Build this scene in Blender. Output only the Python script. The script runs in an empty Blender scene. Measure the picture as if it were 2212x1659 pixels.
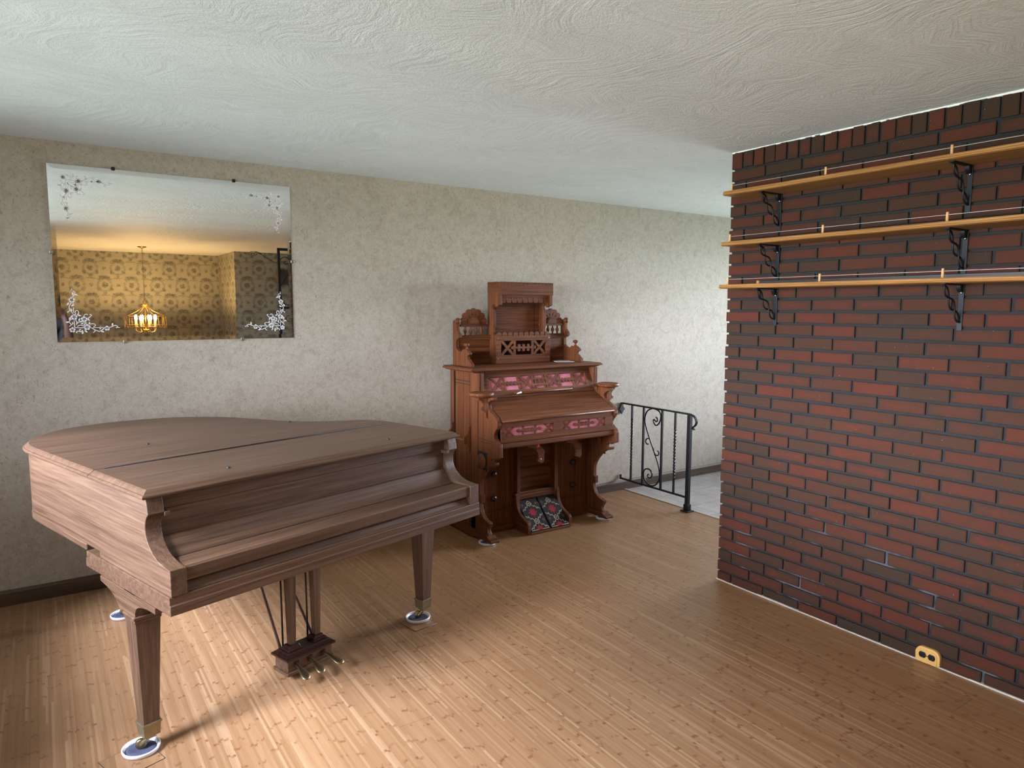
# Living room with a grand piano, a reed organ and a brick wall
import bpy, bmesh, math, random
from mathutils import Vector, Matrix
random.seed(7)
SC = bpy.context.scene
COL = SC.collection
PI = math.pi

# ------------------------------------------------------------------ mesh helpers
class MB:
    def __init__(self):
        self.v = []; self.f = []; self.mi = []; self.sm = []; self.cur = 0; self.smooth = False
    def add(self, vs, fs):
        o = len(self.v); self.v += [tuple(p) for p in vs]
        for f in fs:
            self.f.append([i + o for i in f]); self.mi.append(self.cur); self.sm.append(self.smooth)
    def box(self, x0, x1, y0, y1, z0, z1):
        self.add([(x0,y0,z0),(x1,y0,z0),(x1,y1,z0),(x0,y1,z0),(x0,y0,z1),(x1,y0,z1),(x1,y1,z1),(x0,y1,z1)],
                 [(0,3,2,1),(4,5,6,7),(0,1,5,4),(1,2,6,5),(2,3,7,6),(3,0,4,7)]); return self
    def loft(self, loops, cap=True, closed=False):
        n = len(loops[0]); vs = [p for l in loops for p in l]; fs = []
        m = len(loops)
        for k in range(m if closed else m - 1):
            a = k * n; b = ((k + 1) % m) * n
            for i in range(n):
                j = (i + 1) % n
                fs.append((a + i, a + j, b + j, b + i))
        if cap and not closed:
            fs.append(tuple(reversed(range(n)))); fs.append(tuple(range((m - 1) * n, m * n)))
        self.add(vs, fs); return self
    def prism(self, poly, fn, a0, a1):
        return self.loft([[fn(p[0], p[1], a0) for p in poly], [fn(p[0], p[1], a1) for p in poly]])
    def px(self, poly, x0, x1): return self.prism(poly, lambda a, b, d: (d, a, b), x0, x1)
    def py(self, poly, y0, y1): return self.prism(poly, lambda a, b, d: (a, d, b), y0, y1)
    def pz(self, poly, z0, z1): return self.prism(poly, lambda a, b, d: (a, b, d), z0, z1)
    def lathe(self, prof, c, ax='z', seg=24):
        s = self.smooth; self.smooth = True
        loops = []
        for r, h in prof:
            l = []
            for i in range(seg):
                t = 2 * PI * i / seg; a, b = r * math.cos(t), r * math.sin(t)
                l.append({'z': (c[0]+a, c[1]+b, c[2]+h), 'y': (c[0]+a, c[1]+h, c[2]+b), 'x': (c[0]+h, c[1]+a, c[2]+b)}[ax])
            loops.append(l)
        self.loft(loops); self.smooth = s; return self
    def tube(self, pts, r, seg=8, closed=False, sq=False, twist=0.0):
        s = self.smooth; self.smooth = not sq
        pts = [Vector(p) for p in pts]; n = len(pts); loops = []
        if sq: seg = 4
        prev = None
        for i, p in enumerate(pts):
            if closed: t = pts[(i+1) % n] - pts[i-1]
            else: t = pts[min(i+1, n-1)] - pts[max(i-1, 0)]
            t.normalize()
            if prev is None:
                up = Vector((0,0,1)) if abs(t.z) < .9 else Vector((1,0,0))
                a = t.cross(up).normalized()
            else:
                a = (prev - t * prev.dot(t)).normalized()
            prev = a; b = t.cross(a)
            rr = r[i] if isinstance(r, (list, tuple)) else r
            loops.append([tuple(p + rr * (math.cos(2*PI*k/seg + (PI/4 if sq else 0) + twist*i) * a + math.sin(2*PI*k/seg + (PI/4 if sq else 0) + twist*i) * b)) for k in range(seg)])
        self.loft(loops, cap=not closed, closed=closed); self.smooth = s; return self
    def sphere(self, c, r, sc=(1,1,1), seg=14, rings=9):
        prof = [(max(1e-4, r*math.sin(PI*i/rings)), -r*math.cos(PI*i/rings)) for i in range(rings+1)]
        o = len(self.v); self.lathe(prof, (0,0,0), seg=seg)
        for i in range(o, len(self.v)):
            x, y, z = self.v[i]; self.v[i] = (c[0]+x*sc[0], c[1]+y*sc[1], c[2]+z*sc[2])
        return self
    def build(self, name, mats, parent=None, origin=(0,0,0), bevel=0, seg=2, subsurf=0):
        me = bpy.data.meshes.new(name)
        ox, oy, oz = origin
        me.from_pydata([(x-ox, y-oy, z-oz) for x, y, z in self.v], [], self.f)
        if not isinstance(mats, (list, tuple)): mats = [mats]
        for m in mats: me.materials.append(m)
        for p, k, s in zip(me.polygons, self.mi, self.sm):
            p.material_index = k; p.use_smooth = s
        bm = bmesh.new(); bm.from_mesh(me); bmesh.ops.recalc_face_normals(bm, faces=bm.faces); bm.to_mesh(me); bm.free()
        o = bpy.data.objects.new(name, me); COL.objects.link(o)
        if parent is not None: o.parent = parent
        elif origin != (0,0,0): o.location = origin
        if bevel:
            b = o.modifiers.new('bevel', 'BEVEL'); b.width = bevel; b.segments = seg; b.limit_method = 'ANGLE'; b.angle_limit = .6
        if subsurf:
            b = o.modifiers.new('sub', 'SUBSURF'); b.levels = subsurf; b.render_levels = subsurf
        return o

def tag(o, label=None, cat=None, group=None, kind=None):
    if label: o['label'] = label
    if cat: o['category'] = cat
    if group: o['group'] = group
    if kind: o['kind'] = kind
    return o
def thing(name, loc, label, cat, group=None, rz=0):
    o = bpy.data.objects.new(name, None); COL.objects.link(o); o.location = loc; o.rotation_euler = (0,0,rz)
    return tag(o, label, cat, group)
def copy_tree(o, parent=None):
    c = o.copy(); COL.objects.link(c)
    if parent is not None: c.parent = parent
    for ch in [x for x in COL.objects if x.parent == o]: copy_tree(ch, c)
    return c
def struct(mb, name, mats, parent=None, **k):
    o = mb.build(name, mats, parent, **k)
    if parent is None: o['kind'] = 'structure'
    return o
def smooth_curve(pts, n=6, closed=False):
    out = []; m = len(pts)
    for i in range(m if closed else m - 1):
        g = lambda k: pts[k % m] if closed else pts[min(max(k, 0), m-1)]
        p0, p1, p2, p3 = g(i-1), g(i), g(i+1), g(i+2)
        for s in range(n):
            t = s / n
            out.append(tuple(.5*((2*b)+(-a+c)*t+(2*a-5*b+4*c-d)*t*t+(-a+3*b-3*c+d)*t**3) for a, b, c, d in zip(p0, p1, p2, p3)))
    if not closed: out.append(tuple(pts[-1]))
    return out
def offset(poly, d, closed=False):      # + moves to the left of travel
    n = len(poly); out = []
    for i in range(n):
        if closed: a, b = poly[i-1], poly[(i+1) % n]
        else: a, b = poly[max(i-1, 0)], poly[min(i+1, n-1)]
        tx, ty = b[0]-a[0], b[1]-a[1]; l = math.hypot(tx, ty) or 1
        out.append((poly[i][0] - ty/l*d, poly[i][1] + tx/l*d))
    return out
def arc(cx, cy, r, a0, a1, n=8, ry=None):
    return [(cx + r*math.cos(math.radians(a0+(a1-a0)*i/n)), cy + (ry or r)*math.sin(math.radians(a0+(a1-a0)*i/n))) for i in range(n+1)]

# ------------------------------------------------------------------ materials
class G:
    def __init__(self, name, rough=.5, spec=.5, metal=0, coord='Object'):
        self.m = bpy.data.materials.new(name); self.m.use_nodes = True
        self.t = self.m.node_tree; self.b = self.t.nodes['Principled BSDF']
        self.b.inputs['Roughness'].default_value = rough; self.b.inputs['Metallic'].default_value = metal
        self.b.inputs['Specular IOR Level'].default_value = spec
        self.tc = self.t.nodes.new('ShaderNodeTexCoord'); self.co = self.tc.outputs[coord]
    def L(self, a, b): self.t.links.new(a, b)
    def inp(self, s, v):
        if hasattr(v, 'is_linked'): self.L(v, s)
        elif isinstance(v, (tuple, list)) and len(v) == 3 and s.type == 'RGBA': s.default_value = (*v, 1)
        else: s.default_value = v
    def n(self, typ, **k):
        x = self.t.nodes.new('ShaderNode' + typ)
        for a, v in k.items(): setattr(x, a, v)
        return x
    def m_(self, op, a, b=None, c=None):
        x = self.n('Math', operation=op)
        for i, v in enumerate((a, b, c)):
            if v is not None: self.inp(x.inputs[i], v)
        return x.outputs[0]
    def sep(self, v=None):
        x = self.n('SeparateXYZ'); self.inp(x.inputs[0], v or self.co); return x.outputs
    def comb(self, a=0., b=0., c=0.):
        x = self.n('CombineXYZ')
        for i, v in enumerate((a, b, c)): self.inp(x.inputs[i], v)
        return x.outputs[0]
    def map(self, sc=(1,1,1), rot=(0,0,0), v=None, loc=(0,0,0)):
        x = self.n('Mapping'); self.inp(x.inputs[0], v or self.co); x.inputs['Scale'].default_value = sc; x.inputs['Rotation'].default_value = rot; x.inputs['Location'].default_value = loc
        return x.outputs[0]
    def noise(self, v=None, scale=5., detail=4., rough=.5, dist=0.):
        x = self.n('TexNoise'); self.inp(x.inputs['Vector'], v or self.co)
        x.inputs['Scale'].default_value = scale; x.inputs['Detail'].default_value = detail; x.inputs['Roughness'].default_value = rough; x.inputs['Distortion'].default_value = dist
        return x.outputs['Fac']
    def white(self, v):
        x = self.n('TexWhiteNoise', noise_dimensions='3D'); self.inp(x.inputs['Vector'], v); return x.outputs['Value']
    def ramp(self, fac, stops):
        x = self.n('ValToRGB'); self.inp(x.inputs[0], fac); e = x.color_ramp.elements
        while len(e) < len(stops): e.new(.5)
        for el, (p, c) in zip(e, stops): el.position = p; el.color = (*c, 1) if len(c) == 3 else c
        return x.outputs[0]
    def mr(self, v, a, b, c=0., d=1.):
        x = self.n('MapRange'); self.inp(x.inputs[0], v)
        for i, q in enumerate((a, b, c, d)): x.inputs[i+1].default_value = q
        return x.outputs[0]
    def mix(self, f, a, b, mode='MIX'):
        x = self.n('Mix', data_type='RGBA', blend_type=mode); self.inp(x.inputs[0], f); self.inp(x.inputs[6], a); self.inp(x.inputs[7], b)
        return x.outputs[2]
    def bump(self, h, strength=.3, dist=.01):
        x = self.n('Bump'); self.inp(x.inputs['Height'], h); x.inputs['Strength'].default_value = strength; x.inputs['Distance'].default_value = dist
        self.L(x.outputs[0], self.b.inputs['Normal'])
    def col(self, c): self.inp(self.b.inputs['Base Color'], c); return self
    def rough(self, r): self.inp(self.b.inputs['Roughness'], r); return self

def plain(name, c, rough=.5, metal=0, spec=.5, var=.0, vs=30.):
    g = G(name, rough, spec, metal)
    if var: g.col(g.mix(g.noise(scale=vs), tuple(x*(1-var) for x in c), tuple(min(1, x*(1+var)) for x in c)))
    else: g.col(c)
    return g.m
def wood(name, dark, mid, light, axis='x', rough=.35, fine=1.0, coat=0., bands=3.0, spec=.5, sheen=0.):
    g = G(name, rough, spec)
    s = {'x': (.5, 20, 20), 'y': (20, .5, 20), 'z': (20, 20, .5)}[axis]
    f = {'x': (6, 260, 260), 'y': (260, 6, 260), 'z': (260, 260, 6)}[axis]
    big = g.noise(g.map(s), bands, 5, .6, .8)
    fin = g.noise(g.map(f), 1.0 * fine, 2, .6)
    h = g.m_('ADD', g.m_('MULTIPLY', big, .68), g.m_('MULTIPLY', fin, .32))
    g.col(g.ramp(h, [(.33, dark), (.5, mid), (.67, light)]))
    g.rough(g.mr(fin, .3, .7, rough*.9, rough*1.2))
    if sheen: g.b.inputs['Sheen Weight'].default_value = sheen; g.b.inputs['Sheen Roughness'].default_value = .35; g.b.inputs['Sheen Tint'].default_value = (.95,.95,1.,1)
    if coat: g.b.inputs['Coat Weight'].default_value = coat; g.b.inputs['Coat Roughness'].default_value = .42; g.b.inputs['Coat IOR'].default_value = 1.55
    return g.m

M = {}
P = ((.050,.0235,.0125), (.102,.052,.028), (.155,.086,.050))
for a in 'xyz': M['piano_'+a] = wood('mahogany_'+a, *P, axis=a, rough=.46, spec=.42)
O_ = ((.052,.0145,.0055), (.130,.041,.0145), (.215,.080,.030))
for a in 'xyz': M['organ_'+a] = wood('walnut_'+a, *O_, axis=a, rough=.48, spec=.2)
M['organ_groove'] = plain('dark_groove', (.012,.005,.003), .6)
M['lyre_dark'] = wood('dark_mahogany', (.012,.004,.003), (.03,.010,.007), (.05,.018,.012), 'x', .3)
M['under'] = wood('unfinished_underside', (.05,.03,.02), (.08,.05,.03), (.1,.06,.04), 'y', .7)
M['brass'] = plain('aged_brass', (.36,.28,.15), .38, 1, var=.2)
M['brass_dull'] = plain('dull_brass', (.30,.25,.15), .45, .85, var=.25, vs=60)
M['steel'] = plain('dull_steel', (.35,.34,.32), .35, 1)
M['black_metal'] = plain('black_painted_iron', (.007,.007,.009), .5, 0, .3, var=.3)
M['dark_rod'] = plain('dark_rod', (.02,.016,.014), .4, .4)
M['cup_white'] = plain('white_plastic', (.82,.82,.86), .3)
M['cup_pad'] = plain('blue_grey_rubber', (.075,.080,.13), .7, var=.3)
M['hinge'] = plain('dark_hinge', (.02,.013,.010), .5, .5)
M['rubber'] = plain('dark_button', (.02,.02,.02), .35)
M['felt'] = plain('dark_felt', (.015,.014,.018), .9)
M['white'] = plain('paper_white', (.78,.77,.78), .6)
M['red'] = plain('red_sticker', (.75,.03,.06), .6)
M['pink_dot'] = plain('pink_dot', (.75,.22,.16), .6)
M['oak'] = wood('golden_oak', (.15,.058,.014), (.30,.135,.036), (.42,.21,.062), 'y', .45)
M['dowel'] = wood('dowel', (.40,.20,.07), (.55,.30,.12), (.62,.36,.16), 'z', .5)
M['base_wood'] = wood('baseboard_brown', (.040,.021,.010), (.085,.050,.027), (.130,.082,.046), 'x', .45)
M['wire'] = plain('clear_line', (.55,.55,.55), .3)
M['outlet'] = plain('tan_plastic', (.58,.33,.09), .4)
M['outlet_black'] = plain('black_plastic', (.010,.008,.010), .18)
M['trim_white'] = plain('white_caulk', (.75,.73,.70), .6, var=.1, vs=80)
M['strip'] = plain('pale_edge_strip', (.55,.50,.43), .5, var=.15, vs=60)

g = G('pink_cloth', .8, .2)      # cloth behind the organ fretwork
g.col(g.mix(g.noise(g.map((30,30,12)), 1.6, 3, .5, 1.0), (.62,.13,.20), (.90,.38,.46))); M['pink'] = g.m

# ---- bamboo floor, strips along y
g = G('bamboo_floor', .34, .45)
x, y, z = g.sep()
W = .0095
ix = g.m_('FLOOR', g.m_('DIVIDE', x, W))
r1 = g.white(g.comb(ix, 3.3, 1.))
yy = g.m_('ADD', g.m_('DIVIDE', y, .62), g.m_('MULTIPLY', r1, 9.))
iy = g.m_('FLOOR', yy)
tone = g.white(g.comb(ix, iy, 2.))
grain = g.noise(g.comb(g.m_('MULTIPLY', x, 420.), g.m_('MULTIPLY', y, 9.), 0.), 1., 3, .6)
base = g.ramp(tone, [(0., (.30,.158,.072)), (.5, (.345,.188,.090)), (.85, (.375,.210,.104)), (1., (.455,.278,.148))])
base = g.mix(g.mr(grain, .25, .75, 0., .55), base, g.mix(.55, base, (.20,.085,.03)))
gx = g.m_('FLOOR', g.m_('DIVIDE', g.m_('ADD', x, .004), W*2.9))
go = g.white(g.comb(gx, 7.7, 4.))
ym = g.m_('ADD', g.m_('DIVIDE', y, .115), g.m_('ADD', g.m_('MULTIPLY', go, 5.), g.m_('MULTIPLY', r1, .16)))
fr = g.m_('ABSOLUTE', g.m_('SUBTRACT', g.m_('FRACT', ym), .5))
fr = g.m_('ADD', fr, g.m_('MULTIPLY', g.m_('SUBTRACT', g.noise(scale=240., detail=2), .5), .07))
on = g.m_('GREATER_THAN', g.white(g.comb(gx, g.m_('FLOOR', ym), 9.)), .46)
on2 = g.m_('GREATER_THAN', g.white(g.comb(ix, g.m_('FLOOR', ym), 11.)), .22)
mark = g.m_('MULTIPLY', g.mr(fr, .035, .085, 1., 0.), g.m_('MULTIPLY', on, on2))
mark = g.m_('MULTIPLY', mark, g.mr(g.white(g.comb(ix, g.m_('FLOOR', ym), 13.)), 0., 1., .25, .85))
base = g.mix(mark, base, (.185,.072,.030))
BW = .145
bx = g.m_('ABSOLUTE', g.m_('SUBTRACT', g.m_('FRACT', g.m_('DIVIDE', g.m_('SUBTRACT', x, .03-BW/2), BW)), .5))
ib = g.m_('FLOOR', g.m_('DIVIDE', g.m_('SUBTRACT', x, .03), BW))
by = g.m_('ABSOLUTE', g.m_('SUBTRACT', g.m_('FRACT', g.m_('ADD', g.m_('DIVIDE', y, 1.83), g.m_('MULTIPLY', g.white(g.comb(ib, 1., 1.)), 3.))), .5))
line = g.m_('MAXIMUM', g.m_('MULTIPLY', g.m_('LESS_THAN', bx, .005), .35), g.m_('MULTIPLY', g.m_('LESS_THAN', by, .0006), .6))
base = g.mix(line, base, (.09,.04,.018))
g.col(base); g.rough(g.mr(grain, .2, .8, .34, .46)); M['floor'] = g.m
M['floor_square'] = M['floor']

# ---- grey stone tile of the entry
g = G('grey_tile', .3, .5)
x, y, z = g.sep()
tl = lambda v, o: g.m_('ABSOLUTE', g.m_('SUBTRACT', g.m_('FRACT', g.m_('DIVIDE', g.m_('SUBTRACT', v, o-.165), .33)), .5))
gr = g.m_('LESS_THAN', g.m_('MINIMUM', tl(x, 4.63), tl(y, 4.09)), .008)
c = g.ramp(g.noise(scale=7., detail=6, rough=.6, dist=.5), [(.3, (.36,.325,.305)), (.55, (.49,.455,.435)), (.75, (.58,.55,.54))])
g.col(g.mix(gr, c, (.16,.145,.13))); M['tile'] = g.m

# ---- mottled beige wallpaper
g = G('mottled_wallpaper', .75, .25)
n1 = g.noise(scale=2.2, detail=3); n2 = g.noise(scale=38., detail=5, rough=.65); n3 = g.noise(scale=14., detail=3, dist=1.0)
c = g.mix(n1, (.435,.380,.305), (.505,.445,.365))
c = g.mix(g.mr(n2, .35, .7, 0., .6), c, (.60,.545,.455))
c = g.mix(g.mr(g.noise(scale=70., detail=3, rough=.7, dist=1.5), .5, .68, 0., .4), c, (.33,.285,.22))
c = g.mix(g.mr(n3, .48, .72, 0., .38), c, (.32,.26,.195))
fl = g.noise(g.map((1,1,1), (0,.7,0)), 46., 3, .55, 2.6)
fl2 = g.noise(g.map((1.7,1,.8), (0,-.6,0)), 30., 3, .5, 3.2)
c = g.mix(g.mr(fl, .60, .68, 0., .62), c, (.25,.21,.16))
c = g.mix(g.mr(fl2, .615, .69, 0., .6), c, (.22,.185,.14))
x, y, z = g.sep()
sm = g.m_('LESS_THAN', g.m_('ABSOLUTE', g.m_('SUBTRACT', g.m_('FRACT', g.m_('DIVIDE', g.m_('SUBTRACT', x, 2.174-.351), .702)), .5)), .0014)
c = g.mix(g.m_('MULTIPLY', sm, .35), c, (.62,.57,.48))
g.col(c); g.bump(n2, .12, .002); M['paper'] = g.m

# ---- damask wallpaper of the dining end (horizontal axis given)
def damask(name, ax, P0=.372, V=.262, off=0.0, voff=.0):
    g = G(name, .7, .25)
    x, y, z = g.sep(); h = x if ax == 'x' else y
    def cell(ho, vo):
        a = g.m_('DIVIDE', g.m_('ADD', h, off + ho), P0); b = g.m_('DIVIDE', g.m_('ADD', z, voff + vo), 2*V)
        u = g.m_('MULTIPLY', g.m_('SUBTRACT', g.m_('FRACT', a), .5), P0); v = g.m_('MULTIPLY', g.m_('SUBTRACT', g.m_('FRACT', b), .5), 2*V)
        return u, v
    nz = g.noise(scale=34., detail=3, rough=.6); nb = g.noise(scale=75., detail=2, rough=.6)
    tot = None
    for k in (0, 1):
        u, v = cell(k*P0/2, k*V)
        w = g.m_('ADD', u, g.m_('MULTIPLY', g.m_('SUBTRACT', nz, .5), .075))
        t = g.m_('ADD', v, g.m_('MULTIPLY', g.m_('SUBTRACT', nb, .5), .06))
        r = g.m_('SQRT', g.m_('ADD', g.m_('MULTIPLY', w, w), g.m_('MULTIPLY', t, t)))
        flower = g.mr(r, .030, .052, 1., 0.)
        ring = g.mr(g.m_('ABSOLUTE', g.m_('SUBTRACT', r, .098)), .004, .018, .62, 0.)
        ring2 = g.m_('MULTIPLY', g.mr(g.m_('ABSOLUTE', g.m_('SUBTRACT', r, .076)), .002, .008, .4, 0.), g.m_('GREATER_THAN', nz, .45))
        def blob(du, dv, a, b_, s=1.):
            p = g.m_('DIVIDE', g.m_('SUBTRACT', g.m_('ABSOLUTE', w), du), a); q = g.m_('DIVIDE', g.m_('SUBTRACT', t, dv), b_)
            return g.mr(g.m_('ADD', g.m_('MULTIPLY', p, p), g.m_('MULTIPLY', q, q)), .5, 1.2, s, 0.)
        parts = [flower, ring, ring2, blob(0., .118, .085, .030), blob(.085, -.062, .028, .034, .9), blob(0., -.115, .030, .030, .8),
                 blob(.150, .105, .035, .012, .6), blob(0., -.150, .012, .02, .7), blob(P0/2, 0., .026, .030, .85), blob(.06, .09, .05, .02, .7)]
        for p in parts: tot = p if tot is None else g.m_('MAXIMUM', tot, p)
    tot = g.m_('MULTIPLY', tot, g.mr(g.noise(scale=55., detail=4, rough=.7), .36, .56, .25, 1.))
    wash = g.noise(scale=20., detail=3)
    bg = g.mix(wash, (.24,.22,.165), (.29,.265,.20))
    g.col(g.mix(g.m_('MULTIPLY', tot, .88), bg, g.mix(nz, (.050,.062,.056), (.085,.07,.04)))); return g.m
M['damask_x'] = damask('floral_damask_x', 'x', off=-.142, voff=-.345)
M['damask_y'] = damask('floral_damask_y', 'y')

# ---- swirled plaster ceiling
g = G('swirled_plaster', .7, .35)
dn = g.n('TexNoise'); g.L(g.co, dn.inputs['Vector']); dn.inputs['Scale'].default_value = 1.6; dn.inputs['Detail'].default_value = 2
va = g.n('VectorMath', operation='MULTIPLY_ADD'); g.L(dn.outputs['Color'], va.inputs[0]); va.inputs[1].default_value = (.9,.9,0); g.L(g.co, va.inputs[2])
st = g.noise(g.map((5, 34, 1), (0,0,.5), va.outputs[0]), 1.3, 4, .65)
st2 = g.noise(g.map((30, 6, 1), (0,0,.9), va.outputs[0]), 1.1, 4, .65)
msk = g.noise(scale=1.7, detail=2)
sw = g.mix(g.mr(msk, .4, .6), st, st2)
fine = g.noise(scale=85., detail=4, rough=.7, dist=.8)
big = g.noise(g.map((1,2.2,1), (0,0,.3)), 1.3, 3, .5, .6)
sx = g.n('SeparateColor'); g.L(sw, sx.inputs[0])
hh = g.m_('ADD', g.m_('MULTIPLY', sx.outputs[0], 1.0), g.m_('MULTIPLY', fine, .55))
c = g.mix(g.mr(sx.outputs[0], .3, .7), (.62,.63,.625), (.74,.755,.75))
c = g.mix(g.mr(big, .35, .65, 0., .35), c, (.80,.815,.82))
g.col(c); g.bump(hh, .55, .012); M['ceil'] = g.m

# ---- bricks (one island each) and mortar
g = G('red_brick', .9, .06)
geo = g.n('NewGeometry'); rnd = geo.outputs['Random Per Island']
uv = g.tc.outputs['UV']; u, v, _ = g.sep(uv)
e = g.m_('MINIMUM', g.m_('MINIMUM', u, g.m_('SUBTRACT', 1., u)), g.m_('MULTIPLY', g.m_('MINIMUM', v, g.m_('SUBTRACT', 1., v)), .36))
e = g.m_('ADD', e, g.m_('MULTIPLY', g.m_('SUBTRACT', g.noise(scale=18., detail=4, rough=.6), .5), .30))
r2 = g.m_('FRACT', g.m_('MULTIPLY', rnd, 17.31)); r3 = g.m_('FRACT', g.m_('MULTIPLY', rnd, 41.7))
core = g.ramp(rnd, [(0., (.094,.0240,.0150)), (.35, (.082,.0235,.0145)), (.62, (.072,.0235,.0145)), (.80, (.058,.0240,.0155)), (.93, (.045,.0240,.0160)), (1., (.036,.0230,.0165))])
core = g.mix(g.mr(g.noise(g.map((1,.6,2)), 28., 4, .65), .35, .75, 0., .55), core, (.050,.0230,.0155))
amt = g.m_('MULTIPLY', g.mr(e, .03, .20, 1., 0.), g.mr(r2, .15, .75, .25, .95))
c = g.mix(amt, core, g.mix(r3, (.037,.0245,.0175), (.046,.0255,.0165)))
spk = g.noise(scale=210., detail=1)
c = g.mix(g.mr(spk, .80, .83, 0., .8), c, (.62,.52,.46))
c = g.mix(g.mr(spk, .2, .24, .6, 0.), c, (.05,.02,.016))
g.col(c); g.bump(g.noise(scale=120., detail=4, rough=.7), .25, .004); M['brick'] = g.m
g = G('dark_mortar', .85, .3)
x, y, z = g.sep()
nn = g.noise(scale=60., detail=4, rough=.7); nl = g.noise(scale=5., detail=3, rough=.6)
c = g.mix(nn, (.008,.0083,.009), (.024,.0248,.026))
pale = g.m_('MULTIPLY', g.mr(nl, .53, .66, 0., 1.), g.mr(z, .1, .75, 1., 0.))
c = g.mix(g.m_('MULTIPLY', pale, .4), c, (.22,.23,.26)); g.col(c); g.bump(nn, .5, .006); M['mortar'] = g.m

# ---- mirror, glass, bulbs, cloth
g = G('mirror_silver', .0, .5, 1); g.col((.90,.92,.91)); M['mirror'] = g.m
M['etch'] = plain('frosted_etching', (.86,.84,.86), .8)
g = G('chandelier_glass', .02, .5); g.col((1.,.97,.90)); g.b.inputs['Transmission Weight'].default_value = 1.; g.b.inputs['IOR'].default_value = 1.12; M['amber'] = g.m
g = G('window_glass', .0, .5); g.col((1,1,1)); g.b.inputs['Transmission Weight'].default_value = 1; g.b.inputs['IOR'].default_value = 1.02; M['glass'] = g.m
def emit(name, c, s):
    g = G(name); g.b.inputs['Emission Color'].default_value = (*c, 1); g.b.inputs['Emission Strength'].default_value = s; return g.m
M['bulb'] = emit('lit_bulb', (1., .62, .25), 950.)
M['candle'] = plain('candle_sleeve', (.85,.75,.55), .5)
M['gold'] = plain('polished_gold_brass', (.75,.52,.20), .22, 1)
M['skin'] = plain('skin', (.11,.052,.045), .5, var=.12, vs=40)
M['shirt'] = plain('dark_shirt', (.035,.030,.045), .85, var=.2, vs=90)
M['trouser'] = plain('dark_trousers', (.02,.022,.03), .85)
M['hair'] = plain('dark_hair', (.015,.010,.008), .55, var=.4, vs=160)
M['phone'] = plain('phone_black', (.01,.01,.012), .25)
M['carpet_dark'] = plain('carpet_charcoal', (.022,.018,.020), .95, var=.35, vs=260)
M['carpet_red'] = plain('carpet_red', (.33,.022,.026), .95, var=.25, vs=260)
M['carpet_cream'] = plain('carpet_cream', (.42,.36,.28), .95, var=.2, vs=260)
M['carpet_brown'] = plain('carpet_brown', (.13,.065,.045), .95, var=.25, vs=260)
M['lawn'] = plain('lawn', (.12,.19,.05), .9, var=.3, vs=4)
M['wall_plain'] = plain('plain_wall_paint', (.46,.41,.33), .8, var=.05)
M['unseen_wall_dark'] = wood('darkened_unseen_wall', (.03,.015,.008), (.06,.032,.017), (.09,.05,.028), 'z', .5)  # made-up dark wood for the unseen left wall, cuts its bounce light
M['win_frame'] = plain('white_window_frame', (.75,.74,.72), .5)
SKY = 44.0; SUN = 15.5; EXPO = 0.0
# ------------------------------------------------------------------ room shell
H = 2.44; XL = -.95; YF = 4.456; XR = 7.0; YD = -3.86; XB = 3.233
WY0, WY1, WZ0, WZ1 = .1, 3.75, .88, 2.10           # picture window in the left wall
struct(MB().box(XL-.2, 4.20, YD-.2, YF+.2, -.15, 0), 'floor', M['floor'])
struct(MB().box(4.20, XR+.2, -2.9, YF+.2, -.15, 0), 'floor_entry', M['tile'])
struct(MB().box(4.185, 4.212, 2.0, YF-.012, 0, .006), 'trim_1', M['strip'], bevel=.002)
struct(MB().box(XL-.2, XR+.2, YD-.2, YF+.2, H, H+.15), 'ceiling', M['ceil'])
struct(MB().box(XL-.2, XR+.2, YF, YF+.15, 0, H), 'wall_far', M['paper'])
m = MB().box(XL-.15, XL, YD, WY0, 0, H).box(XL-.15, XL, WY1, YF, 0, H).box(XL-.15, XL, WY0, WY1, 0, WZ0).box(XL-.15, XL, WY0, WY1, WZ1, H)
struct(m, 'wall_left', M['unseen_wall_dark'])
struct(MB().box(XL-.15, 2.58, YD-.15, YD, 0, H), 'wall_dining', M['damask_x'])
struct(MB().box(2.565, 2.58, YD, -2.655, 0, H), 'wall_dining_return', M['damask_y'])
struct(MB().box(2.565, XR+.15, -2.655, -2.64, 0, H), 'wall_near', M['damask_x'])
m = MB().box(XR, XR+.15, -2.64, 2.5, 0, H).box(XR, XR+.15, 2.5, 4.2, 2.25, H).box(XR, XR+.15, 4.2, YF, 0, H).box(XR, XR+.15, 2.5, 4.2, 0, .5)
struct(m, 'wall_entry', M['wall_plain'])
# baseboard with a small top chamfer along the far wall
bb = [(YF, 0), (YF-.013, 0), (YF-.013, .070), (YF-.006, .084), (YF, .084)]
struct(MB().px(bb, XL, 2.44).px(bb, 3.46, XR), 'baseboard_far', M['base_wood'])
struct(MB().px([(-2.64, 0), (-2.627, 0), (-2.627, .07), (-2.634, .084), (-2.64, .084)], 2.58, XR), 'baseboard_near', M['base_wood'])
# picture window frame and panes
def window(name, ax, x0, y0, y1, z0, z1, mull):
    f = MB(); t = .045
    def B(a0, a1, c0, c1, d=.05):
        f.box(x0, x0+d, a0, a1, c0, c1)
    B(y0, y0+t, z0, z1); B(y1-t, y1, z0, z1); B(y0, y1, z1-t, z1); B(y0, y1, z0, z0+t)
    for q in mull: B(q-t/2, q+t/2, z0, z1)
    o = struct(f, name, M['win_frame'], bevel=.004)
    return o
window('window_1', 'y', XL-.11, WY0, WY1, WZ0, WZ1, (1.2, 2.7))
struct(MB().box(XL-.15, XL+.05, WY0-.04, WY1+.04, WZ0-.03, WZ0), 'trim_4', M['win_frame'], bevel=.004)
window('window_2', 'y', XR+.05, 2.5, 4.2, .5, 2.25, (3.35,))


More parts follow.
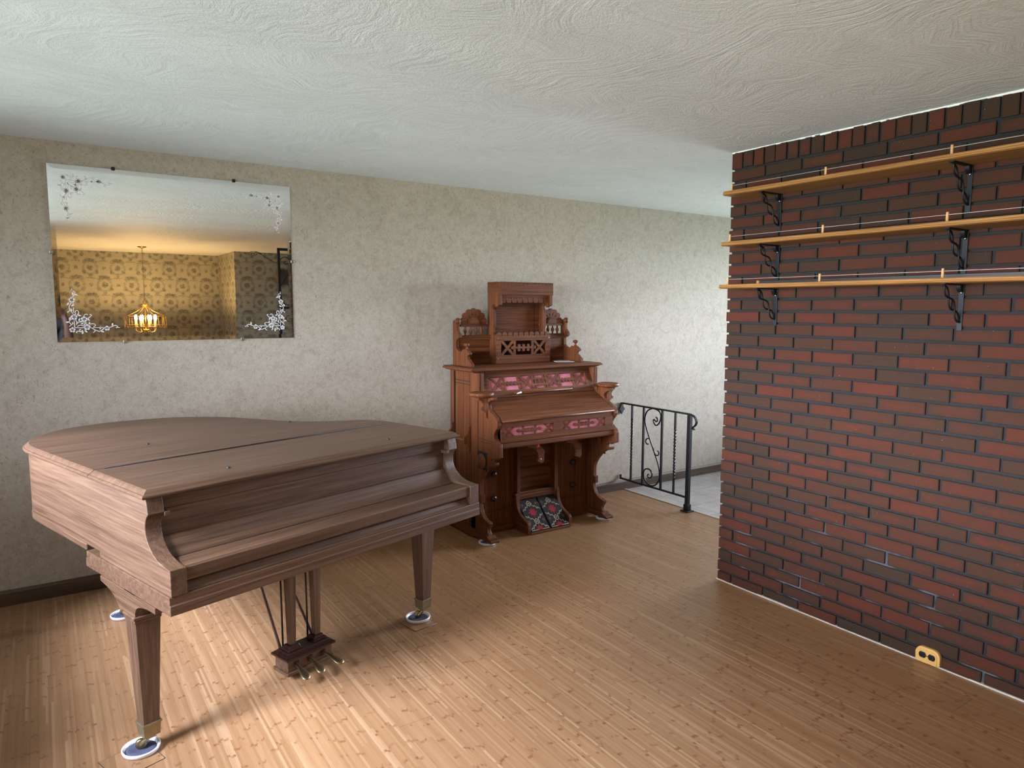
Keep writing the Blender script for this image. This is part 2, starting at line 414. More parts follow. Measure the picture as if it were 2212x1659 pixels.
# ------------------------------------------------------------------ brick partition
YB0, YB1 = -.35, 2.628
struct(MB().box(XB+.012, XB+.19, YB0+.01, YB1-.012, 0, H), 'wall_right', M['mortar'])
class BrickMB(MB):
    def __init__(self): super().__init__(); self.uvs = []
    def brick(self, y0, y1, z0, z1, x0, x1):
        j = lambda s: random.uniform(-s, s)
        d = j(.002); k = .0035
        o = len(self.v)
        yj = [y0+j(.002), y1+j(.002)]; zj = [z0+j(.0018), z1+j(.0018), z0+j(.0018), z1+j(.0018)]
        # front face inset for softly rounded arrises
        F = [(yj[0]+k, zj[0]+k), (yj[1]-k, zj[2]+k), (yj[1]-k, zj[3]-k), (yj[0]+k, zj[1]-k)]
        Bk = [(yj[0], zj[0]), (yj[1], zj[2]), (yj[1], zj[3]), (yj[0], zj[1])]
        self.v += [(x0+d, a, b) for a, b in F] + [(x0+d+k*.8, a, b) for a, b in Bk] + [(x1, a, b) for a, b in Bk]
        uF = [(.03,.08), (.97,.08), (.97,.92), (.03,.92)]; uB = [(0,0), (1,0), (1,1), (0,1)]
        def face(idx, uvv): self.f.append([o+i for i in idx]); self.mi.append(0); self.sm.append(False); self.uvs += uvv
        face((0,1,2,3), uF)
        for i in range(4):
            q = (i+1) % 4
            face((i, 4+i, 4+q, q), [uF[i], uB[i], uB[q], uF[q]])
            face((4+i, 8+i, 8+q, 4+q), [uB[i], uB[i], uB[q], uB[q]])
        face((8,9,10,11), uB)
bk = BrickMB(); mo = .0055
zl = [.056 + .06605*k for k in range(22)]; zl += [zl[-1] + .0643*k for k in range(1, 15)]
zl = [.056-.066] + zl
for k in range(len(zl)-1):
    z0, z1 = max(zl[k]+mo, .004), zl[k+1]-mo
    y = YB1; first = True; n = 0
    while y > YB0 + .03:
        L = (.100 if k % 2 == 0 else .219) if first else .219 + random.uniform(-.006, .006)
        y2 = max(y - L, YB0)
        bk.brick(y2+mo, y - (0 if first else mo) + (random.uniform(-.004,.002) if first else 0), z0, z1, XB, XB+.06)
        y = y2; first = False
z0 = zl[-1]+mo; y = YB1; k = 0
while y > YB0 + .02:
    L = .0695 + random.uniform(-.003, .003); y2 = max(y-L, YB0)
    bk.brick(y2+mo*.8, y - (0 if k == 0 else mo*.8), z0+random.uniform(-.003,.003), 2.434, XB, XB+.06); y = y2; k += 1
me_o = bk.build('bricks', M['brick'], bpy.data.objects['wall_right'])
uvl = me_o.data.uv_layers.new(name='UVMap')
li = 0
acc = 0
starts = []
for fc in bk.f: starts.append(acc); acc += len(fc)
for i, p in enumerate(me_o.data.polygons):
    mp = {vi: bk.uvs[starts[i]+q] for q, vi in enumerate(bk.f[i])}
    for l in p.loop_indices: uvl.data[l].uv = mp[me_o.data.loops[l].vertex_index]
# pale bead at the foot of the bricks and ragged caulk under the ceiling
m = MB(); y = YB0
while y < YB1:
    L = random.uniform(.1, .25); h = random.uniform(.003, .007); m.box(XB-.006, XB+.01, y, min(y+L, YB1), 0, h); y += L
struct(m, 'trim_2', M['strip'])
m = MB(); y = YB0
while y < YB1:
    L = random.uniform(.012, .05); h = random.uniform(.003, .010); m.box(XB-.002, XB+.02, y, min(y+L, YB1), H-h, H-.0005); y += L
struct(m, 'trim_3', M['trim_white'])

# ------------------------------------------------------------------ shelves on the brick wall
PEG = (2.475, 1.945, 1.404, .87)
def shelf(zb, front, label, dz):
    # zb: underside height
    t = thing('wall_shelf', (XB, 2.515, zb), label, 'shelf', 'oak shelves on the brick wall')
    O = (XB, 2.515, zb); F = XB - front; Y0 = .30; Y1 = 2.515
    prof = [(XB-.004, zb), (F+.010, zb), (F+.003, zb+.004), (F, zb+.009), (F+.004, zb+.0125), (F+.004, zb+.0145), (F+.002, zb+.0175), (F+.004, zb+.021), (XB-.004, zb+.021)]
    MB().py([(a, b) for a, b in prof], Y0, Y1).build('board', M['oak'], t, O)
    for py in PEG:
        if py > Y0: MB().lathe([(.0055, 0), (.0055, .036), (.0045, .038)], (F+.022, py, zb+.021), seg=10).build('peg', M['dowel'], t, O)
    MB().tube([(F+.022, 2.475, zb+.048), (F+.022, .31, zb+.048)], .0009, 5).build('rail_line', M['wire'], t, O)
    for by in (2.309, 1.409):
        b = MB()
        b.box(XB-.006, XB, by-.011, by+.011, zb-.195, zb-.004)          # wall bar
        b.box(XB-front+.035, XB, by-.011, by+.011, zb-.005, zb)           # top bar
        b.py(arc(XB-.008, zb-.005, .03, 180, 270) + [(XB-.008, zb-.005)], by-.009, by+.009)
        br = b.build('bracket', M['black_metal'], t, O, bevel=.0015)
        # two flat strips twined from the shelf front down to the wall bar
        tw = MB(); x0, z0 = XB-front+.05, zb-.008; x1, z1 = XB-.010, zb-.160
        for sgn in (1, -1):
            pts = []
            for i in range(37):
                s = i/36; w = .017*math.sin(s*3*PI)*sgn
                dx, dz_ = x1-x0, z1-z0; l = math.hypot(dx, dz_)
                pts.append((x0+dx*s - dz_/l*w, by + sgn*.002, z0+dz_*s + dx/l*w))
            tw.tube(pts, .0042, 6)
        tw.build('twist', M['black_metal'], br, O)
        MB().lathe([(.006, 0), (.005, -.003), (.001, -.004)], (XB-.007, by, zb-.036), 'x', 10).build('screw', M['steel'], br, O)
    return t
shelf(2.176, .205, 'topmost of the three golden oak shelves on the brick wall, just below the upright bricks', 0)
shelf(1.914, .205, 'middle golden oak shelf on the brick wall, between two other oak shelves', 0)
shelf(1.690, .210, 'lowest golden oak shelf on the brick wall, with a long dark strip lying on it', 0)
m = MB().box(XB-.10, XB-.075, .32, 2.345, 1.712, 1.730)
t = thing('dark_strip', (XB-.09, 1.4, 1.712), 'long thin black strip with a pale end lying along the lowest oak shelf', 'strip')
m.build('strip_body', M['dark_rod'], t, (XB-.09, 1.4, 1.712), bevel=.002)
MB().box(XB-.101, XB-.074, 2.345, 2.362, 1.711, 1.731).build('end_cap', M['oak'], t, (XB-.09, 1.4, 1.712), bevel=.002)

# ------------------------------------------------------------------ outlet set in the bottom brick course
oc = 1.436
t = thing('power_outlet', (XB, oc, 0), 'tan double power outlet at the foot of the brick wall', 'outlet')
O = (XB, oc, 0)
pl = [(oc-.052, .005), (oc+.052, .005), (oc+.052, .045)] + arc(oc+.022, .045, .030, 0, 90, 6) + arc(oc-.022, .045, .030, 90, 180, 6)
MB().px(pl, XB-.016, XB+.004).build('cover', M['outlet'], t, O, bevel=.005, seg=3)
pl2 = [(oc-.041, .005), (oc+.041, .005), (oc+.041, .042)] + arc(oc+.018, .042, .023, 0, 90, 6) + arc(oc-.018, .042, .023, 90, 180, 6)
MB().px(pl2, XB-.019, XB-.010).build('face_plate', M['outlet'], t, O, bevel=.0015)
for s in (-1, 1):
    c = oc + s*.0195
    pts = [(c + .0155*math.cos(a), .040 + .0165*max(-.82, min(.82, math.sin(a)))) for a in [2*PI*i/28 for i in range(28)]]
    so = MB().px(pts, XB-.0215, XB-.012).build('socket', M['outlet_black'], t, O, bevel=.001)
    sl = MB()
    for q in (-.005, .005): sl.box(XB-.0225, XB-.021, c+q-.001, c+q+.001, .040, .048)
    sl.lathe([(.0022, 0), (.0022, -.001)], (XB-.0215, c, .032), 'x', 8)
    sl.build('slot', M['dark_rod'], so, O)
MB().lathe([(.003, 0), (.003, -.002)], (XB-.019, oc, .040), 'x', 10).build('screw', M['brass'], t, O)

# ------------------------------------------------------------------ wrought iron railing by the step to the entry
RX = 4.142
t = thing('iron_railing', (RX, 3.675, 0), 'low black wrought iron railing with scrolls and twisted bars beside the grey tiles', 'railing')
O = (RX, 3.675, 0)
m = MB(); m.box(RX-.012, RX+.012, 3.69, 4.446, .764, .777); m.build('top_rail', M['black_metal'], t, O, bevel=.003)
MB().box(RX-.008, RX+.008, 3.69, 4.446, .102, .116).build('bottom_rail', M['black_metal'], t, O, bevel=.002)
MB().box(RX-.008, RX+.008, 4.438, 4.450, .102, .142).build('wall_tab', M['black_metal'], t, O, bevel=.002)
pts = [(4.447+.006-.0, .77)]
MB().py([(RX+a_, b_) for a_, b_ in ((-.012,.776),(.012,.776),(.016,.745),(.037,.716),(.021,.706),(.012,.690),(0,.672),(-.012,.690),(-.021,.706),(-.037,.716),(-.016,.745))], 4.442, 4.453).build('wall_flange', M['black_metal'], t, O, bevel=.003)
m = MB(); m.box(RX-.0155, RX+.0155, 3.664, 3.695, .03, .768); m.build('post', M['black_metal'], t, O, bevel=.003)
m = MB(); m.box(RX-.04, RX+.04, 3.640, 3.719, 0, .010); m.box(RX-.022, RX+.022, 3.657, 3.702, .010, .058); m.build('post_base', M['black_metal'], t, O, bevel=.005)
vol = smooth_curve([(3.70,.770),(3.665,.768),(3.630,.752),(3.613,.722),(3.622,.692),(3.648,.672),(3.650,.664),(3.632,.655)], 6)
m = MB()
for dx in (-.008, 0, .008): m.tube([(RX+dx, a, b) for a, b in vol], .0048, 8)
m.build('volute', M['black_metal'], t, O)
for yy_, tw in ((4.318, 1), (4.179, 0), (3.969, 0), (3.828, 1)):
    m = MB(); n = 41
    pts = [(RX, yy_, .114 + .652*i/(n-1)) for i in range(n)]
    if tw:
        m.tube([pts[0], pts[7]], .0095, sq=True)
        m.tube([(RX, yy_, .114 + .652*(6+27*i/63)/(n-1)) for i in range(64)], .0100, sq=True, twist=.42)
        m.tube([pts[32], pts[-1]], .0095, sq=True)
    else: m.tube([pts[0], pts[-1]], .0105, sq=True)
    m.build('baluster', M['black_metal'], t, O)
def spiral(cy, cz, r0, r1, a0, a1, n=28):
    return [(cy + (r0+(r1-r0)*i/n)*math.cos(math.radians(a0+(a1-a0)*i/n)), cz + (r0+(r1-r0)*i/n)*1.05*math.sin(math.radians(a0+(a1-a0)*i/n))) for i in range(n+1)]
top = spiral(4.045, .675, .018, .082, 300, -180+0, 10)
S = [(4.018,.688),(4.022,.672),(4.045,.668),(4.070,.690),(4.068,.722),(4.035,.735),(4.000,.712),(3.992,.672),(4.020,.640)]
S = smooth_curve([(4.040,.700),(4.024,.690),(4.022,.672),(4.040,.664),(4.062,.678),(4.066,.660),(4.040,.632),(4.003,.655),(3.985,.710),(4.002,.750),(4.049,.766),(4.096,.762),(4.143,.734),(4.164,.682),(4.157,.627),(4.117,.534),(4.055,.418),(4.005,.322),(3.985,.250),(3.986,.193),(4.017,.144),(4.064,.120),(4.112,.124),(4.153,.158),(4.166,.205),(4.153,.240),(4.117,.254),(4.080,.242),(4.067,.212),(4.082,.186),(4.106,.182),(4.118,.198),(4.106,.212)], 5)
MB().tube([(RX, a, b) for a, b in S], .0062, 6).build('scroll', M['black_metal'], t, O)
for q in ([(4.101,.505),(4.120,.512),(4.144,.500),(4.150,.478),(4.136,.462),(4.116,.464)], [(4.060,.440),(4.046,.402),(4.022,.384),(4.000,.396),(3.998,.416),(4.014,.424)]):
    MB().tube([(RX, a, b) for a, b in smooth_curve(q, 5)], .0055, 6).build('small_scroll', M['black_metal'], t, O)
# ------------------------------------------------------------------ grand piano (local x along the keyboard, y towards the tail)
PA = math.radians(16.5); PO = (.216, 2.688, 0)
gp = thing('grand_piano', PO, 'brown mahogany baby grand piano with closed lid on three tapered legs', 'piano', rz=PA)
B2 = .0025
LIP = [(-.028,.27),(-.028,.60),(-.028,.90),(-.022,1.0),(.0,1.08),(.04,1.165),(.104,1.243),(.195,1.328),(.315,1.377),(.439,1.395),(.579,1.381),(.757,1.318),(.874,1.222),(.976,1.085),(1.057,.879),(1.108,.744),(1.176,.638),(1.265,.560),(1.362,.497),(1.410,.450),(1.440,.384),(1.452,.320),(1.455,.27)]
LIP = smooth_curve(LIP, 5)
def lidloop(d): 
    l = offset(LIP, -d)      # travel is clockwise seen from above: right side is inside
    l[0] = (l[0][0], .271); l[-1] = (l[-1][0], .271); return l
def frontloop(d): return [(-.028+d, .2675), (-.028+d, -.190+d), (1.455-d, -.190+d), (1.455-d, .2675)]
LP = ((.9555, .012), (.958, .004), (.9625, .0005), (.967, .0), (.9705, .0035), (.972, .0085), (.976, .0125), (.981, .018), (.985, .024))
MB().loft([[(a, b, z) for a, b in lidloop(d)] for z, d in LP]).build('lid', M['piano_x'], gp)
MB().loft([[(a, b, z) for a, b in frontloop(d)] for z, d in LP]).build('lid_flap', M['piano_x'], gp)
m = MB(); m.box(.030, 1.402, .262, .277, .9845, .9862)
m.tube([(.030, .2695, .9866), (1.402, .2695, .9866)], .0024, 8)
m.build('lid_hinge', M['hinge'], gp)
for q in ((.336,.62), (1.079,.677), (.332,-.072), (1.097,-.079)):
    MB().lathe([(.0075, 0), (.0075, .003), (.005, .006), (.001, .007)], (q[0], q[1], .985), seg=12).build('lid_button', M['rubber'], gp)
# case rim
R0 = offset(LIP, -.020); R1 = offset(LIP, -.062)
R0[0] = (-.008, .25); R0[-1] = (1.4445, .25); R1[0] = (.034, .25); R1[-1] = (1.402, .25)
n = len(R0)
ring = lambda A, Bq, z: [(a, b, z) for a, b in A] + [(a, b, z) for a, b in reversed(Bq)]
def band(A, Bq, z0, z1, name, mat, bev=0):
    vs = []; m = MB(); k = len(A)
    m.add([(a, b, z0) for a, b in A] + [(a, b, z1) for a, b in A] + [(a, b, z0) for a, b in Bq] + [(a, b, z1) for a, b in Bq],
          [(i, i+1, k+i+1, k+i) for i in range(k-1)] + [(2*k+i, 3*k+i, 3*k+i+1, 2*k+i+1) for i in range(k-1)] +
          [(k+i, k+i+1, 3*k+i+1, 3*k+i) for i in range(k-1)] + [(i, 2*k+i, 2*k+i+1, i+1) for i in range(k-1)] + [(0, k, 3*k, 2*k), (k-1, 3*k-1, 4*k-1, 2*k-1)])
    return m.build(name, mat, gp, bevel=bev)
o = band(R0, R1, .684, .9565, 'rim', M['piano_y'])
for p in o.data.polygons: p.use_smooth = False
RM0 = offset(LIP, -.0175); RM1 = offset(LIP, -.05)
RM0[0] = (-.0105, .372); RM1[0] = (.022, .372); RM0[-1] = (1.447, .372); RM1[-1] = (1.415, .372)
RM0 = [RM0[0]] + [q for q in RM0[1:-1] if q[1] > .374 or .3 < q[0] < 1.3] + [RM0[-1]]
RM1 = [RM1[0]] + [q for q in RM1[1:-1] if q[1] > .374 or .3 < q[0] < 1.3] + [RM1[-1]]
k = min(len(RM0), len(RM1)); band(RM0[:k-1]+RM0[-1:], RM1[:k-1]+RM1[-1:], .659, .684, 'rim_moulding', M['piano_y'], .004)
inner = [(a, b) for a, b in offset(LIP, -.045)]
MB().pz([(.03,.22)] + inner[3:-3] + [(1.41,.22)], .692, .705).build('soundboard', M['under'], gp)
for a, b, c, d in ((.25,.35,.36,1.28), (.75,.35,.70,1.22), (1.15,.35,.95,.95)):
    MB().tube([(a, b, .672), (c, d, .672)], .034, sq=True).build('brace', M['under'], gp)
# arms with the scooped front
AP = [(.252,.66),(.252,.9565),(-.163,.9565),(-.170,.935),(-.176,.902),(-.170,.896)] + smooth_curve([(-.163,.890),(-.152,.868),(-.150,.842),(-.157,.818),(-.172,.797),(-.207,.770),(-.258,.754),(-.318,.7475)], 5) + [(-.318,.66)]
for x0, x1 in ((-.008,.046), (1.391,1.4445)):
    MB().px(AP, x0, x1).build('arm', M['piano_y'], gp, bevel=.0022)
for x0, x1 in ((.046,.064), (1.373,1.391)):
    MB().box(x0, x1, -.178, -.137, .887, .903).build('desk_block', M['piano_x'], gp, bevel=.002)
# fallboard between the arms
FB = [(-.309,.699),(-.311,.703),(-.311,.742),(-.306,.7475),(-.2035,.7475),(-.2025,.746),(-.2015,.7475)] + smooth_curve([(-.196,.750),(-.178,.762),(-.160,.786),(-.146,.808),(-.128,.812)], 4) + [(-.115,.812),(-.115,.699)]
MB().px(FB, .048, 1.389).build('fallboard', M['piano_x'], gp, bevel=.0012)
MB().box(.048, 1.389, -.2055, -.2005, .7472, .7482).build('fallboard_hinge', M['hinge'], gp)
MB().box(.046, 1.391, -.136, -.118, .808, .902).build('front_panel', M['piano_x'], gp, bevel=.0015)
MB().box(.046, 1.391, -.141, -.10, .9035, .9555).build('front_rail', M['piano_x'], gp, bevel=.002)
KS = [(-.309,.66),(-.309,.664),(-.300,.670),(-.290,.686),(-.281,.694),(-.20,.694),(-.20,.66)]
MB().px(KS, .048, 1.389).build('key_slip', M['piano_x'], gp, bevel=.001)
MB().box(.048, 1.389, -.27, -.12, .694, .699).build('key_gap', M['felt'], gp)
KB = [(-.320,.598),(-.320,.6295),(-.3165,.6325),(-.3165,.657),(-.314,.660),(.252,.660),(.366,.660),(.366,.634),(.376,.630),(.376,.598)]
MB().px(KB, -.0135, 1.4505).build('keybed', M['piano_x'], gp, bevel=.0018)
# legs
def leg(cx, cy, top, bracket):
    m = MB(); sq = lambda h, z: [(cx-h, cy-h, z), (cx+h, cy-h, z), (cx+h, cy+h, z), (cx-h, cy+h, z)]
    m.loft([sq(.0272, .104), sq(.0425, .4955)])
    l = m.build('leg', M['piano_z'], gp, bevel=.0015)
    MB().loft([sq(.0445,.495), sq(.0455,.500), sq(.0455,.507), sq(.049,.510), sq(.049,.518), sq(.046,.520)]).build('leg_collar', M['lyre_dark'] if False else M['piano_x'], l, bevel=.001)
    MB().loft([sq(.0425,.520), sq(.0425, top)]).build('leg_block', M['piano_z'], l, bevel=.0015)
    f = MB(); f.loft([sq(.0275,.060), sq(.0305,.104), sq(.034,.106), sq(.034,.111), sq(.0305,.112)]).build('ferrule', M['brass_dull'], l, bevel=.001)
    wx, wy = cx-.025, cy+.012
    c = MB(); dx, dy = -.9, .43
    for s in (-1, 1):
        ox, oy = -dy*s*.0105, dx*s*.0105
        c.tube([(cx+ox, cy+oy, .062), (cx-.006+ox, cy+.003+oy, .046), (wx+ox, wy+oy, .028), (wx+ox+dx*.004, wy+oy+dy*.004, .022)], [.006,.0075,.0075,.005], 8)
    c.box(cx-.016, cx+.016, cy-.016, cy+.016, .048, .062)
    ca = c.build('caster', M['brass'], l)
    w = MB(); p = []
    ax = Vector((-dy, dx, 0)); e1 = Vector((dx, dy, 0)); C = Vector((wx, wy, .0275))
    loops = []
    for hgt, r in ((-.0075,.004), (-.0075,.017), (-.004,.019), (.004,.019), (.0075,.017), (.0075,.004)):
        loops.append([tuple(C + ax*hgt + r*(math.cos(2*PI*i/20)*e1 + math.sin(2*PI*i/20)*Vector((0,0,1)))) for i in range(20)])
    w.smooth = True; w.loft(loops); w.build('wheel', M['brass'], ca)
    return l
LX, LY = .0255, -.012
for cx, cy, top in ((LX, LY, .598), (LX+1.367, LY+.030, .598), (LX+.421, LY+1.212, .692)): leg(cx, cy, top, 0)
BR = [(.238,.598),(.238,.578),(.222,.576)] + smooth_curve([(.205,.574),(.150,.563),(.105,.542),(.072,.512),(.062,.5195)][:4], 5) + [(.0505,.5195),(-.0475,.5195)] + smooth_curve([(-.050,.528),(-.064,.552),(-.092,.566),(-.140,.575),(-.190,.577)], 5) + [(-.212,.577),(-.212,.598)]
BR = [(a + LY + .012 - .004, b) for a, b in BR]
MB().px(BR, -.0175, .004).build('leg_bracket', M['piano_y'], gp, bevel=.0015)
MB().px([(a+.03, b) for a, b in BR], 1.432, 1.4535).build('leg_bracket', M['piano_y'], gp, bevel=.0015)
# pedal lyre
m = MB(); m.box(.600, .822, .004, .100, .038, .090)
ly = m.build('lyre_box', M['piano_x'], gp, bevel=.002)
MB().box(.592, .830, -.006, .108, .026, .040).build('box_plinth', M['piano_x'], ly, bevel=.003)
sq4 = lambda x0, x1, y0, y1, z: [(x0,y0,z),(x1,y0,z),(x1,y1,z),(x0,y1,z)]
MB().loft([sq4(.596,.826,-.002,.106,.089), sq4(.587,.835,-.010,.113,.094), sq4(.587,.835,-.010,.113,.102), sq4(.594,.828,-.003,.107,.105), sq4(.606,.816,.008,.096,.113), sq4(.610,.812,.012,.092,.118)]).build('box_top', M['lyre_dark'], ly, bevel=.001)
for cx in (.650, .774):
    cy = .050
    po = MB().loft([sq4(cx-.0135, cx+.0135, cy-.0135, cy+.0135, .128), sq4(cx-.0215, cx+.0215, cy-.0215, cy+.0215, .598)]).build('lyre_post', M['piano_z'], gp, bevel=.0015)
    MB().loft([sq4(cx-.034,cx+.034,cy-.030,cy+.030,.117), sq4(cx-.034,cx+.034,cy-.030,cy+.030,.125), sq4(cx-.028,cx+.028,cy-.024,cy+.024,.130), sq4(cx-.022,cx+.022,cy-.020,cy+.020,.139), sq4(cx-.016,cx+.016,cy-.016,cy+.016,.141)]).build('post_foot', M['lyre_dark'], po, bevel=.001)
for px_, tx in ((.640,.620), (.708,.694), (.775,.792)):
    pe = MB(); pe.smooth = True; loops = []
    prof = [(.012,.066,.0070,.005), (-.010,.066,.0075,.005), (-.035,.064,.0095,.0055), (-.058,.061,.0150,.006), (-.080,.056,.0195,.0065), (-.096,.051,.0195,.006), (-.107,.047,.0145,.005), (-.112,.0455,.004,.002)]
    for y_, z_, w, t_ in prof:
        s = (.012 - y_)/.122; cx = px_ + (tx-px_)*s
        loops.append([(cx + w*math.cos(2*PI*i/14), y_, z_ + t_*math.sin(2*PI*i/14)) for i in range(14)])
    pe.loft(loops); pd = pe.build('pedal', M['brass'], gp)
    MB().box(px_-.011, px_+.011, -.002, .006, .054, .078).build('pedal_slot', M['lyre_dark'], pd)
for xx in (.628, .752):
    MB().tube([(xx, .082, .110), (xx-.003, .082, .600)], .0042, 8).build('pedal_rod', M['dark_rod'], gp)
for xx, x2 in ((.626, .700), (.790, .800)):
    lb = MB().tube([(xx, .098, .105), (x2, .520, .585)], [.0065, .0065], 10).build('lyre_brace', M['piano_z'], gp)
    d = Vector((x2-xx, .422, .480)).normalized(); e = Vector((x2, .520, .585))
    q = MB(); q.tube([tuple(e - d*.004), tuple(e+d*.010), tuple(e+d*.014), tuple(e+d*.024), tuple(e+d*.028), tuple(e+d*.040), tuple(e+d*.10)], [.008,.012,.008,.008,.013,.010,.006], 12)
    q.build('brace_knob', M['lyre_dark'], lb)

# ------------------------------------------------------------------ caster cups under piano and organ
def w2(x, y): c, s = math.cos(PA), math.sin(PA); return (PO[0]+c*x-s*y, PO[1]+s*x+c*y)
def cup(x, y, r, label, name='caster_cup', z0=0.):
    t = thing(name, (x, y, z0), label, 'caster cup', 'white caster cups under the instruments')
    O = (x, y, z0); k = r/.065
    MB().lathe([(.056*k, 0), (.061*k, .002), (.065*k, .013), (.0645*k, .0165), (.062*k, .0175), (.059*k, .016), (.053*k, .008), (.052*k, .0035)], (x, y, z0), seg=40).build('rim', M['cup_white'], t, O)
    MB().lathe([(.052*k, .003), (.0515*k, .0075), (.044*k, .0115), (.034*k, .0105), (.024*k, .0075), (.006*k, .0068)], (x, y, z0), seg=36).build('pad', M['cup_pad'], t, O)
    return t
sqz = .0022
cup(*w2(0,0), .063, 'white and blue-grey caster cup under the front left leg of the piano, nearest the camera', z0=sqz)
cup(*w2(1.367,.030), .063, 'white and blue-grey caster cup under the front right leg of the piano', z0=sqz)
cup(*w2(.421,1.212), .063, 'white and blue-grey caster cup in shade under the tail end of the piano')
cup(2.425, 3.893, .058, 'white and black caster cup under the left front foot of the reed organ')
cup(3.465, 3.900, .058, 'white and black caster cup under the right front foot of the reed organ')
def mat_sq(x, y, a, h, label):
    t = MB(); c, s = math.cos(a), math.sin(a)
    P_ = [(x + c*p - s*q, y + s*p + c*q) for p, q in ((-h,-h),(h,-h),(h,h),(-h,h))]
    t.pz(P_, .0002, .0021); o = t.build('floor_square', M['floor_square'], origin=(x, y, 0))
    tag(o, label, 'floor square', 'loose floor squares under the caster cups')
    b = MB()
    for i in range(4):
        p, q = P_[i], P_[(i+1) % 4]; b.tube([(p[0], p[1], .0012), (q[0], q[1], .0012)], .0013, 6)
    b.build('dark_edge', M['base_wood'], o, (x, y, 0))
    return o
x, y = w2(-.045, -.032); mat_sq(x, y, PA+.03, .078, 'square of flooring with a dark edge under the nearest piano caster cup')
x, y = w2(1.338, -.004); mat_sq(x, y, PA-.10, .066, 'square of flooring with a faint edge under the caster cup of the right piano leg')
# ------------------------------------------------------------------ reed organ
OO = (2.9475, 4.20, 0); CX = 2.9475
org = thing('reed_organ', OO, 'tall carved walnut reed organ with pink cloth behind fretwork and two carpeted pedals', 'organ')
def ob(mb, name, mat='organ_z', parent=None, bevel=.0015): return mb.build(name, M[mat] if isinstance(mat, str) else mat, parent or org, OO, bevel=bevel)
mirx = lambda x: 2*CX - x
def teeth(x0, x1, zb, zt, n, slot=.012, gap=.004, up=1, rnd=1.):
    # row of rounded teeth between x0 and x1, base line zb, tooth tips zt
    w = (x1-x0)/n; P_ = [(x0, zb)]
    for i in range(n):
        a, b = x0+i*w+gap/2, x0+(i+1)*w-gap/2; r = (b-a)/2; h = min(r, abs(zt-zb)*.6)
        q = r*rnd; h *= rnd
        P_ += [(a+q-q*math.cos(t*PI/8), zt-up*h+up*h*math.sin(t*PI/8)) for t in range(0, 5)] + [(b-q+q*math.cos(t*PI/8), zt-up*h+up*h*math.sin(t*PI/8)) for t in range(4 if rnd < 1 else 3, -1, -1)]
        if i < n-1: P_ += [(b, zt-up*(h+slot)), (b+gap, zt-up*(h+slot))]
    return P_ + [(x1, zb)]
